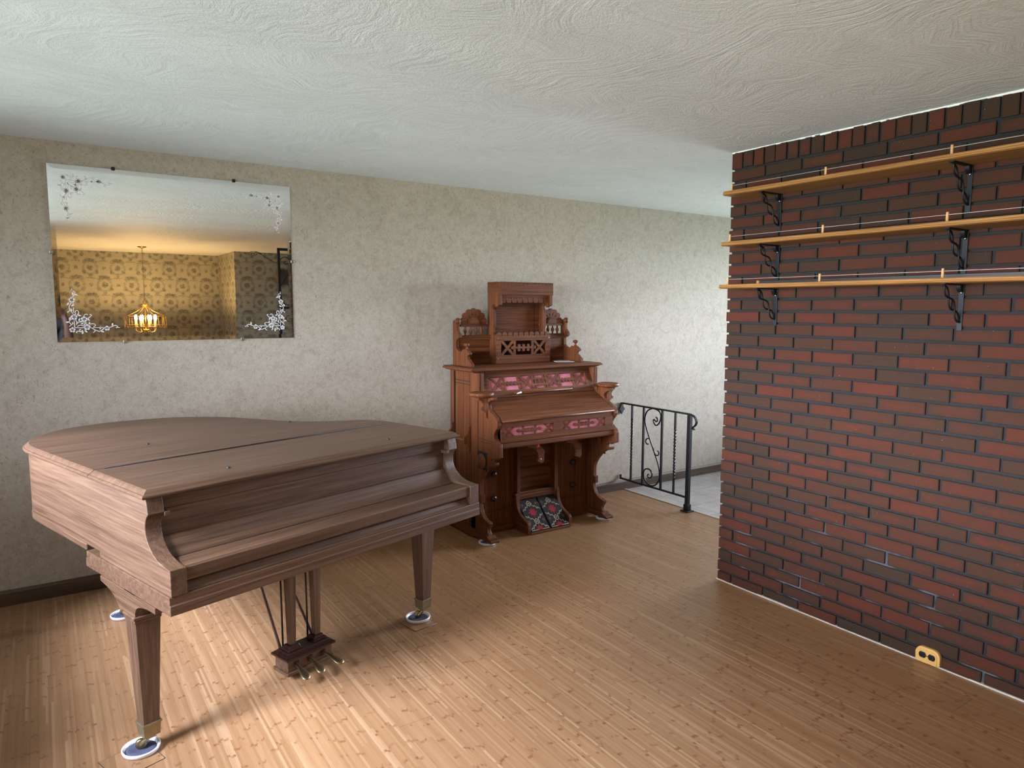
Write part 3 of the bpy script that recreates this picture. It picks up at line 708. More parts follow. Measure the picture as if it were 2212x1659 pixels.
# --- body sides: stiles, sunk panel, rails
for sx in (0, 1):
    X = (lambda q: q) if sx == 0 else mirx
    def bx(m, x0, x1, *r): a, b = sorted((X(x0), X(x1))); return m.box(a, b, *r)
    ob(bx(MB(), 2.434, 2.452, 4.0, 4.40, .06, 1.145), 'side_panel')
    s = MB(); bx(s, 2.4255, 2.440, 4.340, 4.395, .06, 1.145); bx(s, 2.4255, 2.440, 4.0, 4.105, .06, 1.145); bx(s, 2.4255, 2.440, 4.0, 4.395, .06, .16)
    ob(s, 'side_stile')
    s = MB()
    for z in (1.078, 1.056): bx(s, 2.4332, 2.436, 4.106, 4.339, z-.0025, z+.0025)
    for y in (4.1055, 4.1385, 4.3385, 4.012): bx(s, 2.4330 if 4.11 < y < 4.2 else 2.4250, 2.436, y-.0022, y+.0022, .17, 1.14)
    ob(s, 'side_groove', 'organ_groove', bevel=0)
    # towel-rail shaped carrying handle on the side
    hd = ob(MB().tube([(X(2.388), 4.352, .676), (X(2.388), 4.118, .676)], .011, 10), 'handle_bar', 'organ_y', None, 0)
    for yc in (4.352, 4.118):
        pr = [(2.4255, .770), (2.409, .768), (2.412, .745), (2.402, .722), (2.381, .704), (2.374, .700), (2.374, .650), (2.386, .648), (2.396, .655), (2.405, .640), (2.412, .618), (2.413, .590), (2.4255, .586)]
        ob(MB().py([(X(a), b) for a, b in pr], yc-.008, yc+.008), 'handle_bracket', 'organ_z', hd)
    # scrolled cheek standing in front of the keyboard ends
    ck = [(4.002,.985),(4.000,1.000),(3.822,1.000),(3.822,.984),(3.848,.980),(3.874,.967),(3.893,.945),(3.885,.922),(3.863,.905),(3.825,.888),(3.796,.872),(3.772,.848),(3.767,.822),(3.778,.800),(3.800,.777),(3.812,.752),(3.806,.735),(3.780,.716),(3.757,.700),(3.750,.680),(3.747,.612)]
    lo = [(3.775,.600),(3.792,.600),(3.800,.588),(3.815,.592),(3.835,.590),(3.850,.578),(3.852,.562),(3.832,.556),(3.812,.560),(3.800,.572),(3.793,.560),(3.800,.548),(3.826,.540),(3.850,.538)]
    lo2 = smooth_curve([(3.856,.534),(3.905,.502),(3.955,.450),(3.985,.400),(3.990,.350)], 5) + [(3.990,.318),(3.970,.314),(3.970,.262),(3.992,.258)]
    lo3 = smooth_curve([(3.994,.245),(3.985,.210),(3.962,.180),(3.920,.156),(3.880,.148),(3.868,.138),(3.880,.118),(3.893,.098),(3.888,.075),(3.870,.055)], 4)
    prof = ck + lo + lo2 + lo3 + [(3.868,.045),(4.05,.045),(4.05,.985)]
    a, b = sorted((X(2.425), X(2.456)))
    c = ob(MB().px(prof, a, b), 'cheek', 'organ_z', bevel=.003)
    e = .0006
    for z, ya, yb in ((.708,3.79,4.0), (.690,3.79,4.0), (.152,3.90,4.0), (.138,3.90,4.0)):
        g_ = MB(); g_.add([(X(2.425-e), ya, z-.002), (X(2.425-e), yb, z-.002), (X(2.425-e), yb, z+.002), (X(2.425-e), ya, z+.002)], [(0,1,2,3)])
        ob(g_, 'cheek_groove', 'organ_groove', c, 0)
    # dark plate painting the shade of a square piercing, under a turned rosette
    r_ = MB(); a, b = sorted((X(2.4244), X(2.43))); r_.box(a, b, 3.893, 4.012, .497, .622); ob(r_, 'cheek_shade_plate', 'organ_groove', c, 0)
    sg = -1 if sx == 0 else 1
    ob(MB().lathe([(.052, 0), (.052, sg*.010), (.046, sg*.014), (.030, sg*.013), (.026, sg*.016), (.018, sg*.012), (.012, sg*.018), (.001, sg*.020)], (X(2.4245), 3.952, .556), 'x', 28), 'rosette', 'organ_z', c, 0)
    ob(MB().lathe([(.030,0),(.030,-sg*.012),(.014,-sg*.016),(.001,-sg*.016)], (X(2.4560), 3.93, .60), 'x', 20), 'cheek_boss', 'organ_z', c, 0)
    # round lamp stand and its bracket
    ls = ob(MB().lathe([(.030,-.030),(.060,-.028),(.076,-.022),(.082,-.012),(.083,-.004),(.078,.002),(.072,.003),(.069,-.001),(.001,-.001)], (X(2.394), 3.913, 1.027), seg=32), 'lamp_stand', 'organ_x', bevel=0)
    br = [(2.425,.999),(2.352,.999),(2.354,.985),(2.372,.975),(2.386,.958),(2.384,.940),(2.370,.930),(2.372,.916),(2.386,.914),(2.394,.906),(2.404,.895),(2.408,.870),(2.416,.858),(2.425,.855)]
    ob(MB().py([(X(p), q) for p, q in br], 3.880, 3.900), 'stand_bracket', 'organ_z', ls)
    # sloping wing beside the fretwork desk, stepping down to the stand
    wg = [(4.06,1.146),(4.002,1.146),(4.002,1.03),(3.992,1.004),(3.978,.995),(3.962,1.004),(3.955,1.000),(3.955,.97),(4.06,.97)]
    a, b = sorted((X(2.428), X(2.466)))
    ob(MB().px(wg, a, b), 'wing', 'organ_z', bevel=.002)
    # shoe at the foot of the cheek
    a, b = sorted((X(2.405), X(2.475)))
    sh = [(3.815,.020),(3.812,.032),(3.822,.040),(3.850,.044),(3.868,.060),(4.395,.060),(4.395,.0),(4.10,.0),(4.0,.020)]
    ob(MB().px(sh, a, b), 'foot', 'organ_y', bevel=.003)
# --- back board and upper shelf
ob(MB().box(2.452, mirx(2.452), 4.375, 4.392, .06, 1.145), 'back_board', 'organ_z')
sh = MB(); R = lambda x0, y0, x1, y1, z: [(x0,y0,z),(x1,y0,z),(x1,y1,z),(x0,y1,z)]
xl, xr = 2.372, mirx(2.372)
sh.loft([R(xl+.052,4.040,xr-.052,4.415,1.143), R(xl+.030,4.026,xr-.030,4.415,1.147), R(xl+.022,4.020,xr-.022,4.415,1.153), R(xl,4.004,xr,4.415,1.159), R(xl,4.004,xr,4.415,1.166), R(xl+.014,4.012,xr-.014,4.415,1.176)])
# the middle of the shelf front steps back over the desk
shelf_o = ob(sh, 'top_shelf', 'organ_x', bevel=.001)
# --- fretwork desk
u0 = Vector((0, 4.064, 1.143)); u1 = Vector((0, 3.985, .972)); dl = (u0-u1).length; ud = (u0-u1)/dl; nd = Vector((0, -ud.z, ud.y))
def fd(x, t, d): p = u1 + ud*t + nd*d; return (x, p.y, p.z)
DX0, DX1 = 2.466, mirx(2.466); PX0, PX1 = 2.524, 3.371; T0, T1 = .048, .147
d = MB(); rect = lambda a, b, c, e: [(a,c),(b,c),(b,e),(a,e)]
for r in ((DX0, DX1, T1, dl), (DX0, DX1, 0, T0), (DX0, PX0, T0, T1), (PX1, DX1, T0, T1)): d.prism(rect(*r), fd, -.008, .008)
dk = ob(d, 'desk_panel', 'organ_x')
gv = MB()
for x in (DX0+.022, DX0+.034, DX1-.022, DX1-.034): gv.prism(rect(x-.0015, x+.0015, .01, dl-.01), fd, .0078, .0086)
gv.prism(rect(DX0+.05, DX1-.05, dl-.022, dl-.019), fd, .0078, .0086)
ob(gv, 'desk_groove', 'organ_groove', dk, 0)
ob(MB().prism(rect(PX0-.01, PX1+.01, T0-.005, T1+.005), fd, -.012, -.0085), 'desk_cloth', 'pink', dk, 0)
def bar(m, f, x0, t0, x1, t1, w, d0, d1):
    l = math.hypot(x1-x0, t1-t0); a, b = -(t1-t0)/l*w/2, (x1-x0)/l*w/2
    m.prism([(x0+a,t0+b),(x0-a,t0-b),(x1-a,t1-b),(x1+a,t1+b)], f, d0, d1)
def cross(m, f, x0, x1, t0, t1, w, d0=-.004, d1=.004): bar(m, f, x0, t0, x1, t1, w, d0, d1); bar(m, f, x0, t1, x1, t0, w, d0-.0004, d1-.0004)
def key(m, f, x0, x1, tm, h, w, over, d0=-.005, d1=.0055, r=.010):
    bar(m, f, x0-over, tm, x1+over, tm, w, d0, d1)
    for x in (x0-over, x1+over): m.prism([(x+r*math.cos(2*PI*i/12), tm+r*math.sin(2*PI*i/12)) for i in range(12)], f, d0+.0003, d1+.0003)
    q = (x1-x0)/7.0
    for i in (1, 3, 5): m.prism(rect(x0+q*i, x0+q*(i+1), tm-h, tm+h), f, d0+.0002, d1-.0002)
fw = MB(); cw = (PX1-PX0)/7; tm = (T0+T1)/2
xs = [PX0+cw*i for i in range(8)]
for i in range(1, 7): fw.prism(rect(xs[i]-.0075, xs[i]+.0075, T0-.004, T1+.004), fd, -.0045, .0045)
for i in (0, 2, 4, 6): cross(fw, fd, xs[i]+.008, xs[i+1]-.008, T0-.004, T1+.004, .0135)
for i in (1, 5): key(fw, fd, xs[i]+.008, xs[i+1]-.008, tm, .015, .014, .026, r=.009)
a, b = xs[3], xs[4]
bar(fw, fd, a, tm+.021, b, tm+.021, .014, -.004, .005); bar(fw, fd, a, tm-.021, b, tm-.021, .014, -.004, .005)
for x in (a+.026, (a+b)/2, b-.026): fw.prism(rect(x-.006, x+.006, tm-.024, tm+.024), fd, -.0042, .0048)
for x in (a+.022, b-.022): fw.prism(rect(x-.0055, x+.0055, T0, T1), fd, -.004, .004)
ob(fw, 'desk_fretwork', 'organ_x', dk, .0008)
# music ledge with turned ends
lg = MB(); lg.tube([fd(2.70, .020, .016), fd(3.21, .020, .016)], .0085, 10)
ob(lg, 'music_ledge', 'organ_x', dk, 0)
ob(MB().box(DX0, DX1, 3.985, 4.36, .955, .972), 'key_bed_top', 'organ_x')
# --- sloping key lid and front board
LDp = [(3.995,.972),(3.768,.857),(3.762,.849),(3.766,.842),(3.776,.838),(3.785,.838),(3.785,.846),(4.0,.955)]
ob(MB().px(LDp, DX0-.004, DX1+.004), 'key_lid', 'organ_x', bevel=.0015)
ob(MB().tube([(DX0-.003, 3.7665, .8455), (DX1+.003, 3.7665, .8455)], .006, 8), 'lid_bead', 'organ_x', bevel=0)
fp = lambda x, t, d: (x, 3.780-d, t)
fb = MB(); W0, W1, V0, V1 = (2.489, 2.889), (2.970, 3.360), .741, .801
for r in ((DX0-.004, DX1+.004, V1, .838), (DX0-.004, DX1+.004, .716, V0), (DX0-.004, W0[0], V0, V1), (W0[1], W1[0], V0, V1), (W1[1], DX1+.004, V0, V1)): fb.prism(rect(*r), fp, -.012, .004)
fo = ob(fb, 'front_board', 'organ_x')
for A, Bx in (W0, W1):
    ob(MB().box(A-.005, Bx+.005, 3.790, 3.793, V0-.005, V1+.005), 'front_cloth', 'pink', fo, 0)
    f2 = MB(); L_ = Bx-A; t0, t1, tm = V0-.003, V1+.003, (V0+V1)/2
    cross(f2, fp, A+.002, A+.078, t0, t1, .011, -.009, -.001); cross(f2, fp, Bx-.078, Bx-.002, t0, t1, .011, -.009, -.001)
    for s, e in ((A+.150, .0), (Bx-.150, 0)): f2.prism(rect(s-.006, s+.006, t0, t1), fp, -.009, -.001)
    key(f2, fp, A+.158, Bx-.158, tm, .0135, .010, .045, -.010, -.0005, .0115)
    for s in (A+.118, Bx-.118): bar(f2, fp, s-.02, tm, s+.02, tm, .012, -.0095, -.0015)
    ob(f2, 'front_fretwork', 'organ_x', fo, .0006)
mp = [(3.776,.718),(3.768,.714),(3.768,.704),(3.775,.698),(3.772,.690),(3.764,.684),(3.764,.672),(3.770,.664),(3.80,.664),(3.80,.718)]
ob(MB().px(mp, DX0-.006, DX1+.006), 'front_moulding', 'organ_x', bevel=.001)
ob(MB().box(2.452, mirx(2.452), 3.79, 4.10, .664, .676), 'keybed', 'organ_x')
# --- lower front: panels, recess, levers, pedals
for X in ((lambda q: q), mirx):
    a, b = sorted((X(2.452), X(2.770)))
    lp = ob(MB().box(a, b, 4.085, 4.100, .02, .664), 'lower_panel', 'organ_z')
    g2 = MB(); 
    for z in (.590, .565, .165, .150): g2.box(a+.03, b-.03, 4.0845, 4.086, z-.002, z+.002)
    for q in (a+.036, b-.036): g2.box(q-.002, q+.002, 4.0845, 4.086, .15, .60)
    ob(g2, 'panel_groove', 'organ_groove', lp, 0)
    for z in (.420, .245): ob(MB().lathe([(.008,0),(.010,-.006),(.021,-.010),(.023,-.016),(.018,-.023),(.006,-.026),(.001,-.026)], (X(2.592), 4.085, z), 'y', 20), 'panel_knob', 'lyre_dark', lp, 0)
    a, b = sorted((X(2.456), X(2.760))); ob(MB().px([(4.085,.0),(4.055,.0),(4.055,.020),(4.068,.034),(4.085,.038)], a, b), 'plinth', 'organ_x')
    a, b = sorted((X(2.764), X(2.792)))
    ob(MB().box(a, b, 4.035, 4.10, .20, .664), 'recess_stile', 'organ_z')
    pc = [(4.10,.265),(4.035,.262),(4.030,.235)] + smooth_curve([(4.026,.205),(4.012,.160),(3.975,.120),(3.925,.098),(3.892,.085)], 4) + [(3.880,.070),(3.878,.0),(4.10,.0)]
    a, b = sorted((X(2.752), X(2.778)))
    pk = ob(MB().px(pc, a, b), 'pedal_cheek', 'organ_y', bevel=.003)
    # knee lever hanging under the keybed, a curved board seen from the front
    lv = [(-.075,.640),(-.020,.637),(.022,.622),(.058,.588),(.071,.572),(.069,.512),(.060,.494),(.040,.488),(.026,.500),(.012,.502),(.020,.525),(.016,.560),(-.004,.590),(-.035,.605),(-.075,.612)]
    ox = 2.792 if X(0) == 0 else 3.128
    kn = ob(MB().py([(ox+p, q+.024) for p, q in lv], 3.842, 3.862), 'knee_lever', 'organ_x', bevel=.002)
    if X(0) == 0:
        ob(MB().lathe([(.016,0),(.016,-.001)], (ox+.010, 3.842, .640), 'y', 9), 'red_sticker', M['red'], kn, 0)
        ob(MB().lathe([(.008,0),(.008,-.001)], (ox+.038, 3.842, .543), 'y', 9), 'pink_dot', M['pink_dot'], kn, 0)
rb = MB()
for i in range(6): rb.box(2.785, mirx(2.785), 4.092 + (i % 2)*.001, 4.104, .20+.078*i, .20+.078*(i+1)-.002)
ob(rb, 'recess_boards', 'organ_x')
ob(MB().px([(4.10,.268),(4.050,.266),(4.044,.258),(4.048,.246),(4.040,.236),(4.040,.216),(4.048,.206),(4.10,.206)], 2.778, mirx(2.778)), 'recess_rail', 'organ_x')
ob(MB().px([(4.06,.006),(3.872,.0),(3.866,.0),(3.866,.012),(3.876,.018),(4.06,.030)], 2.775, mirx(2.775)), 'pedal_plinth', 'organ_x')
p0 = Vector((0, 3.876, .024)); p1 = Vector((0, 4.066, .207)); pl_ = (p1-p0).length; pd_ = (p1-p0)/pl_; pn = Vector((0, -pd_.z, pd_.y))
def fpd(x, t, d): q = p0 + pd_*t + pn*d; return (x, q.y, q.z)
for A in (2.782, 2.957):
    pm = MB(); wd = .156 + .0; wd = .158
    pm.prism(rect(A, A+wd, 0, pl_), fpd, -.012, .004)
    ms = (M['carpet_dark'], M['carpet_red'], M['carpet_cream'], M['carpet_brown'])
    mid = A + wd/2
    def star(cx, ct, r, k=4, lo=-9, hi=9):
        P_ = []
        for i in range(16):
            rr = r if i % 2 == 0 else r*.52
            if i % 4 == 2: rr = r*.86
            P_.append((cx + rr*math.cos(2*PI*i/16)*.95, min(max(ct + rr*math.sin(2*PI*i/16), lo), hi)))
        pm.prism(P_, fpd, .0035, .0048)
    pm.cur = 1; star(mid, pl_*.54, .044); star(mid, .006, .040, lo=.001)
    pm.cur = 2
    def zig(pts, w=.0055):
        for (a, b), (c, e) in zip(pts[:-1], pts[1:]): 
            cl = lambda q: min(max(q, .002), pl_-.003)
            if cl(b) != cl(e) or a != c: bar(pm, fpd, min(max(a, A+.003), A+wd-.003), cl(b), min(max(c, A+.003), A+wd-.003), cl(e), w, .0035, .0045)
    for base in (pl_*.54, -.010):
        for s in (1, -1):
            zig([(mid+s*.075, base+.020), (mid+s*.058, base+.036), (mid+s*.052, base+.024), (mid+s*.040, base+.052), (mid+s*.028, base+.044), (mid+s*.012, base+.072)])
            zig([(mid+s*.075, base-.020), (mid+s*.058, base-.036), (mid+s*.052, base-.024), (mid+s*.040, base-.052), (mid+s*.028, base-.044), (mid+s*.012, base-.072)])
    dm = pl_*.27
    for q in (pl_*.27-.002, pl_*.82):
        zig([(mid-.022, q), (mid, q+.022), (mid+.022, q), (mid, q-.022), (mid-.022, q)], .006)
        zig([(mid-.007, q), (mid+.007, q)], .010)
    pm.cur = 3
    for s in (-1, 1):
        for q in (pl_*.27, pl_*.80): star(mid+s*.060, q, .017)
    ob(pm, 'carpet_pedal', ms, bevel=0)
# --- upper case on the shelf
YP0, YP1 = 4.352, 4.372
for X in ((lambda q: q), mirx):
    a, b = sorted((X(2.449), X(2.472)))
    sp = [(4.395,1.176),(4.395,1.492),(4.372,1.497),(4.352,1.490),(4.338,1.470),(4.342,1.440),(4.335,1.420),(4.318,1.405),(4.306,1.390),(4.308,1.372),(4.325,1.362),(4.350,1.355)] + smooth_curve([(4.362,1.340),(4.360,1.315),(4.340,1.292),(4.310,1.280),(4.282,1.276)], 4) + [(4.272,1.284),(4.258,1.294),(4.208,1.296),(4.190,1.285),(4.166,1.272),(4.163,1.262),(4.180,1.255),(4.196,1.246),(4.196,1.236),(4.178,1.224),(4.155,1.208),(4.140,1.200),(4.138,1.176)]
    us = ob(MB().px(sp, a, b), 'upper_side', 'organ_z', bevel=.002)
    ob(MB().box(a-.001, b+.001, 4.352, 4.396, 1.176, 1.488), 'back_stile', 'organ_z', us)
    sg = -1
    ob(MB().lathe([(.022,0),(.024,-.012),(.016,-.016),(.017,-.020),(.008,-.024),(.001,-.024)], ((a+b)/2, 4.352, 1.488), 'y', 20), 'post_boss', 'organ_z', us, 0)
    ob(MB().lathe([(.010,0),(.012,.006),(.006,.012),(.007,.018),(.019,.028),(.021,.034),(.017,.041),(.006,.046),(.001,.047)], ((a+b)/2, 4.222, 1.294), seg=18), 'finial', 'organ_z', us, 0)
    # wing panel with rail, turned spindles and fan crest
    a, b = sorted((X(2.470), X(2.740)))
    wp = ob(MB().box(a, b, 4.360, 4.374, 1.176, 1.360), 'wing_panel', 'organ_x')
    ob(MB().box(a, b, 4.350, 4.376, 1.352, 1.388), 'wing_rail', 'organ_x', wp)
    fc = X(2.600)
    for i in range(4):
        q = fc + (-.0675 + .045*i)
        ob(MB().lathe([(.006,0),(.007,.006),(.005,.010),(.008,.014),(.013,.024),(.0145,.031),(.013,.038),(.007,.046),(.006,.050),(.0085,.053),(.005,.056),(.006,.064)], (q, 4.363, 1.387), seg=14), 'spindle', 'organ_z', wp, 0)
    fan = [(fc-.108,1.448),(fc-.108,1.466)]
    for i in range(7):
        an = 180 - (i+.5)*180/7; r0 = .088
        c0, c1 = fc + r0*math.cos(math.radians(an)), 1.470 + r0*math.sin(math.radians(an))
        fan += [(c0 + .0235*math.cos(math.radians(an+75-150*k/8)), c1 + .0235*math.sin(math.radians(an+75-150*k/8))) for k in range(9)]
        if i < 6:
            am = math.radians(180 - (i+1)*180/7)
            fan += [(fc + .074*math.cos(am+.03), 1.470+.074*math.sin(am+.03)), (fc + .060*math.cos(am+.09), 1.470+.060*math.sin(am+.09)), (fc + .060*math.cos(am-.09), 1.470+.060*math.sin(am-.09)), (fc + .074*math.cos(am-.03), 1.470+.074*math.sin(am-.03))]
    fan += [(fc+.108,1.466),(fc+.108,1.448)]
    fo_ = ob(MB().py(fan, 4.354, 4.372), 'fan_crest', 'organ_x', wp)
    ob(MB().box(fc-.112, fc+.112, 4.350, 4.376, 1.449, 1.466), 'fan_base', 'organ_x', fo_)
    ob(MB().py(arc(fc, 1.466, .050, 0, 180, 16), 4.348, 4.356).py(arc(fc, 1.466, .040, 0, 180, 16), 4.345, 4.350), 'fan_boss', 'organ_x', fo_)
# --- centre tower
TX0, TX1 = 2.738, 3.216; TW = .024
for x0, x1 in ((TX0, TX0+TW), (TX1-TW, TX1)):
    tp = [(4.390,1.176),(4.390,1.766),(4.244,1.766),(4.244,1.680),(4.234,1.680),(4.234,1.604),(4.246,1.600),(4.262,1.597),(4.272,1.588),(4.284,1.590),(4.294,1.602),(4.308,1.610),(4.324,1.604),(4.330,1.590),(4.326,1.580)] + smooth_curve([(4.320,1.570),(4.314,1.520),(4.316,1.460),(4.322,1.425)], 5) + [(4.316,1.402),(4.298,1.392),(4.282,1.390),(4.282,1.176)]
    ob(MB().px(tp, x0, x1), 'tower_side', 'organ_z')
ob(MB().box(TX0+TW, TX1-TW, 4.366, 4.378, 1.176, 1.70), 'tower_back', 'organ_x')
q = MB(); q.box(TX0+TW+.03, TX0+TW+.033, 4.3645, 4.367, 1.40, 1.62); q.box(TX1-TW-.053, TX1-TW-.050, 4.3645, 4.367, 1.40, 1.66); q.box(TX0+TW, TX1-TW, 4.3645, 4.367, 1.598, 1.601)
ob(q, 'back_groove', 'organ_groove', bevel=0)
ob(MB().box(TX0, TX1, 4.234, 4.390, 1.735, 1.745), 'tower_roof', 'organ_x')
ob(MB().py(teeth(TX0-.001, TX1+.001, 1.678, 1.770, 14, .013, .0035, 1, .42), 4.226, 4.246), 'canopy_front', 'organ_x', bevel=.001)
for x0, x1 in ((TX0-.002, TX0+.006), (TX1-.006, TX1+.002)):
    tt = teeth(4.2465, 4.390, 1.700, 1.770, 4, .013, .0035, 1, .42)
    ob(MB().px(tt, x0, x1), 'canopy_side', 'organ_y', bevel=.0005)
va = MB(); va.py(teeth(TX0+TW, TX1-TW, 1.680, 1.621, 9, .010, .004, -1, .55), 4.250, 4.262)
vl = ob(va, 'valance', 'organ_x', bevel=.0005)
kh = MB(); vw = (TX1-TX0-2*TW)/9
for i in range(1, 9): kh.lathe([(.0055,0),(.0055,-.0006)], (TX0+TW+vw*i, 4.250, 1.652), 'y', 10)
ob(kh, 'valance_shade_disc', 'organ_groove', vl, 0)  # flat dark discs painted in for the shade inside the valance keyholes
# music rack box with fretwork front and scalloped crest
rf = lambda x, t, d: (x, 4.276-d, t)
RX0, RX1 = 2.736, 3.226; r_ = MB(); A, Bx, V0, V1 = 2.779, 3.184, 1.240, 1.343
for r in ((RX0, RX1, V1, 1.378), (RX0, RX1, 1.178, V0), (RX0, A, V0, V1), (Bx, RX1, V0, V1)): r_.prism(rect(*r), rf, -.008, .006)
ro = ob(r_, 'rack_front', 'organ_x')
ob(MB().py(teeth(RX0+.004, RX1-.004, 1.366, 1.409, 10, .012, .008), 4.2715, 4.2825), 'rack_crest', 'organ_x', ro, .0006)
f2 = MB(); t0, t1, tm = V0-.003, V1+.003, (V0+V1)/2
cross(f2, rf, A+.004, A+.112, t0, t1, .019, -.004, .005); cross(f2, rf, Bx-.112, Bx-.004, t0, t1, .019, -.004, .005)
for s in (A+.122, Bx-.122): f2.prism(rect(s-.009, s+.009, t0, t1), rf, -.004, .0045)
key(f2, rf, A+.130, Bx-.130, tm, .026, .015, .028, -.005, .006, .013)
ob(f2, 'rack_fretwork', 'organ_x', ro, .0006)
sc_ = MB()
for x in (RX0+.016, RX1-.016):
    for z in (1.215, 1.362): sc_.lathe([(.0035,0),(.0035,-.002)], (x, 4.270, z), 'y', 8)
ob(sc_, 'rack_screw', 'brass', ro, 0)
ob(MB().box(TX0+TW, TX1-TW, 4.345, 4.362, 1.178, 1.40), 'rack_back', 'lyre_dark')
# loose things on the organ
m = MB()
P_ = [(3.236,4.205),(3.372,4.150),(3.416,4.290),(3.300,4.335)]
m.loft([[(a, b, 1.1765) for a, b in P_], [(a, b, 1.1785) for a, b in P_]])
tag(m.build('paper_sheet', M['white'], origin=(3.38, 4.25, 1.1765)), 'white sheet of paper lying on the right of the organ top shelf', 'paper')
e0 = Vector(fd(2.712, .012, .026)); e1 = Vector(fd(2.752, .020, .026))
m = MB().tube([tuple(e0), tuple(e0+(e1-e0)*.25), tuple(e0+(e1-e0)*.3), tuple(e1)], [.003,.0035,.0058,.0058], 10)
tag(m.build('white_stub', M['white'], origin=tuple(e0)), 'short white stub at the left end of the organ music ledge', 'stub')
VINE = [[(0.0784, 0.2867), (0.0768, 0.2766), (0.0843, 0.2745), (0.0896, 0.268), (0.09, 0.2568), (0.0827, 0.2456), (0.0783, 0.2344)], [(0.0843, 0.2745), (0.0787, 0.2767), (0.0742, 0.2721)], [(0.0752, 0.2121), (0.065, 0.1987), (0.0615, 0.1875), (0.0636, 0.1742), (0.0706, 0.163), (0.0776, 0.1518), (0.081, 0.1429)], [(0.0709, 0.1675), (0.0604, 0.1664), (0.0534, 0.1608), (0.057, 0.1574)], [(0.0889, 0.1474), (0.0878, 0.163), (0.0968, 0.1698), (0.1031, 0.1619), (0.1016, 0.1518), (0.0955, 0.1451)], [(0.0808, 0.2099), (0.0803, 0.201)], [(0.081, 0.1854), (0.0803, 0.1586)], [(0.0805, 0.116), (0.0813, 0.0778)], [(0.0813, 0.0774), (0.1236, 0.0762)], [(0.1646, 0.0768), (0.216, 0.0762)], [(0.1278, 0.136), (0.1292, 0.145), (0.1372, 0.1495), (0.1438, 0.145)], [(0.1428, 0.1258), (0.156, 0.1359), (0.1619, 0.145), (0.1537, 0.1477)], [(0.0704, 0.1239), (0.0585, 0.1139), (0.0598, 0.1027), (0.067, 0.0959), (0.0749, 0.1003), (0.0714, 0.1071)], [(0.0669, 0.0948), (0.0608, 0.087), (0.0568, 0.0837)], [(0.0873, 0.1182), (0.0925, 0.1069), (0.0878, 0.0912), (0.094, 0.1002), (0.1041, 0.1091)], [(0.0931, 0.0833), (0.105, 0.0899), (0.1165, 0.0887), (0.1279, 0.0829)], [(0.1511, 0.0793), (0.1624, 0.0723), (0.1777, 0.063), (0.1951, 0.0559), (0.2074, 0.0626), (0.2178, 0.0716), (0.2279, 0.0738)], [(0.242, 0.0748), (0.2564, 0.0815), (0.2708, 0.0871), (0.2837, 0.0824), (0.2803, 0.075), (0.2743, 0.0767)], [(0.1479, 0.0929), (0.1618, 0.0978), (0.1754, 0.0949), (0.1773, 0.0858), (0.1689, 0.0825)], [(0.172, 0.0676), (0.1738, 0.0562), (0.1648, 0.05)], [(0.1172, 0.0638), (0.109, 0.0549), (0.0956, 0.0585), (0.0867, 0.053), (0.0913, 0.0496)], [(0.1054, 0.0606), (0.1018, 0.0663), (0.1097, 0.0685)], [(0.2854, 0.0759), (0.2956, 0.0757)], [(0.1255, 0.1112), (0.1246, 0.0954)]]
FLOW = [(0.0753, 0.2255, 0.0147), (0.0815, 0.1339, 0.0154), (0.127, 0.1225, 0.0154), (0.1384, 0.0794, 0.0163), (0.2328, 0.0726, 0.0136), (0.0701, 0.0656, 0.014)]
LEAF = [(0.0567, 0.2042, 60), (0.0781, 0.1965, 20), (0.0815, 0.2589, 100), (0.0965, 0.2536, -20), (0.1059, 0.1428, -20), (0.0711, 0.1719, 110), (0.0505, 0.1073, 10), (0.062, 0.1273, 60), (0.1089, 0.1091, 10), (0.1047, 0.1203, 70), (0.1473, 0.1201, -60), (0.1308, 0.1021, 0), (0.1181, 0.1, 20), (0.2, 0.0741, 80), (0.2099, 0.0545, -20), (0.259, 0.093, 80), (0.1502, 0.0997, 80), (0.1323, 0.0568, -50), (0.1164, 0.0503, 80), (0.1256, 0.0943, -60)]
# ------------------------------------------------------------------ frameless bevelled mirror with etched corner sprays
MX0, MX1, MZ0, MZ1 = .0755, 1.332, 1.3905, 2.3225
mr = thing('wall_mirror', ((MX0+MX1)/2, YF, MZ0), 'large frameless mirror with etched flower sprays in its corners, hanging above the piano', 'mirror')
O = ((MX0+MX1)/2, YF, MZ0); bw = .024; yb, yf, ye = YF-.001, YF-.0065, YF-.0054
m = MB(); rc = lambda x0, x1, z0, z1, y: [(x0,y,z0),(x1,y,z0),(x1,y,z1),(x0,y,z1)]
m.add(rc(MX0,MX1,MZ0,MZ1,yb) + rc(MX0,MX1,MZ0,MZ1,ye) + rc(MX0+bw,MX1-bw,MZ0+bw,MZ1-bw,yf),
      [(3,2,1,0),(0,1,5,4),(1,2,6,5),(2,3,7,6),(3,0,4,7),(4,5,9,8),(5,6,10,9),(6,7,11,10),(7,4,8,11),(8,9,10,11)])
gl = m.build('glass', M['mirror'], mr, O)
VY = YF - .0069
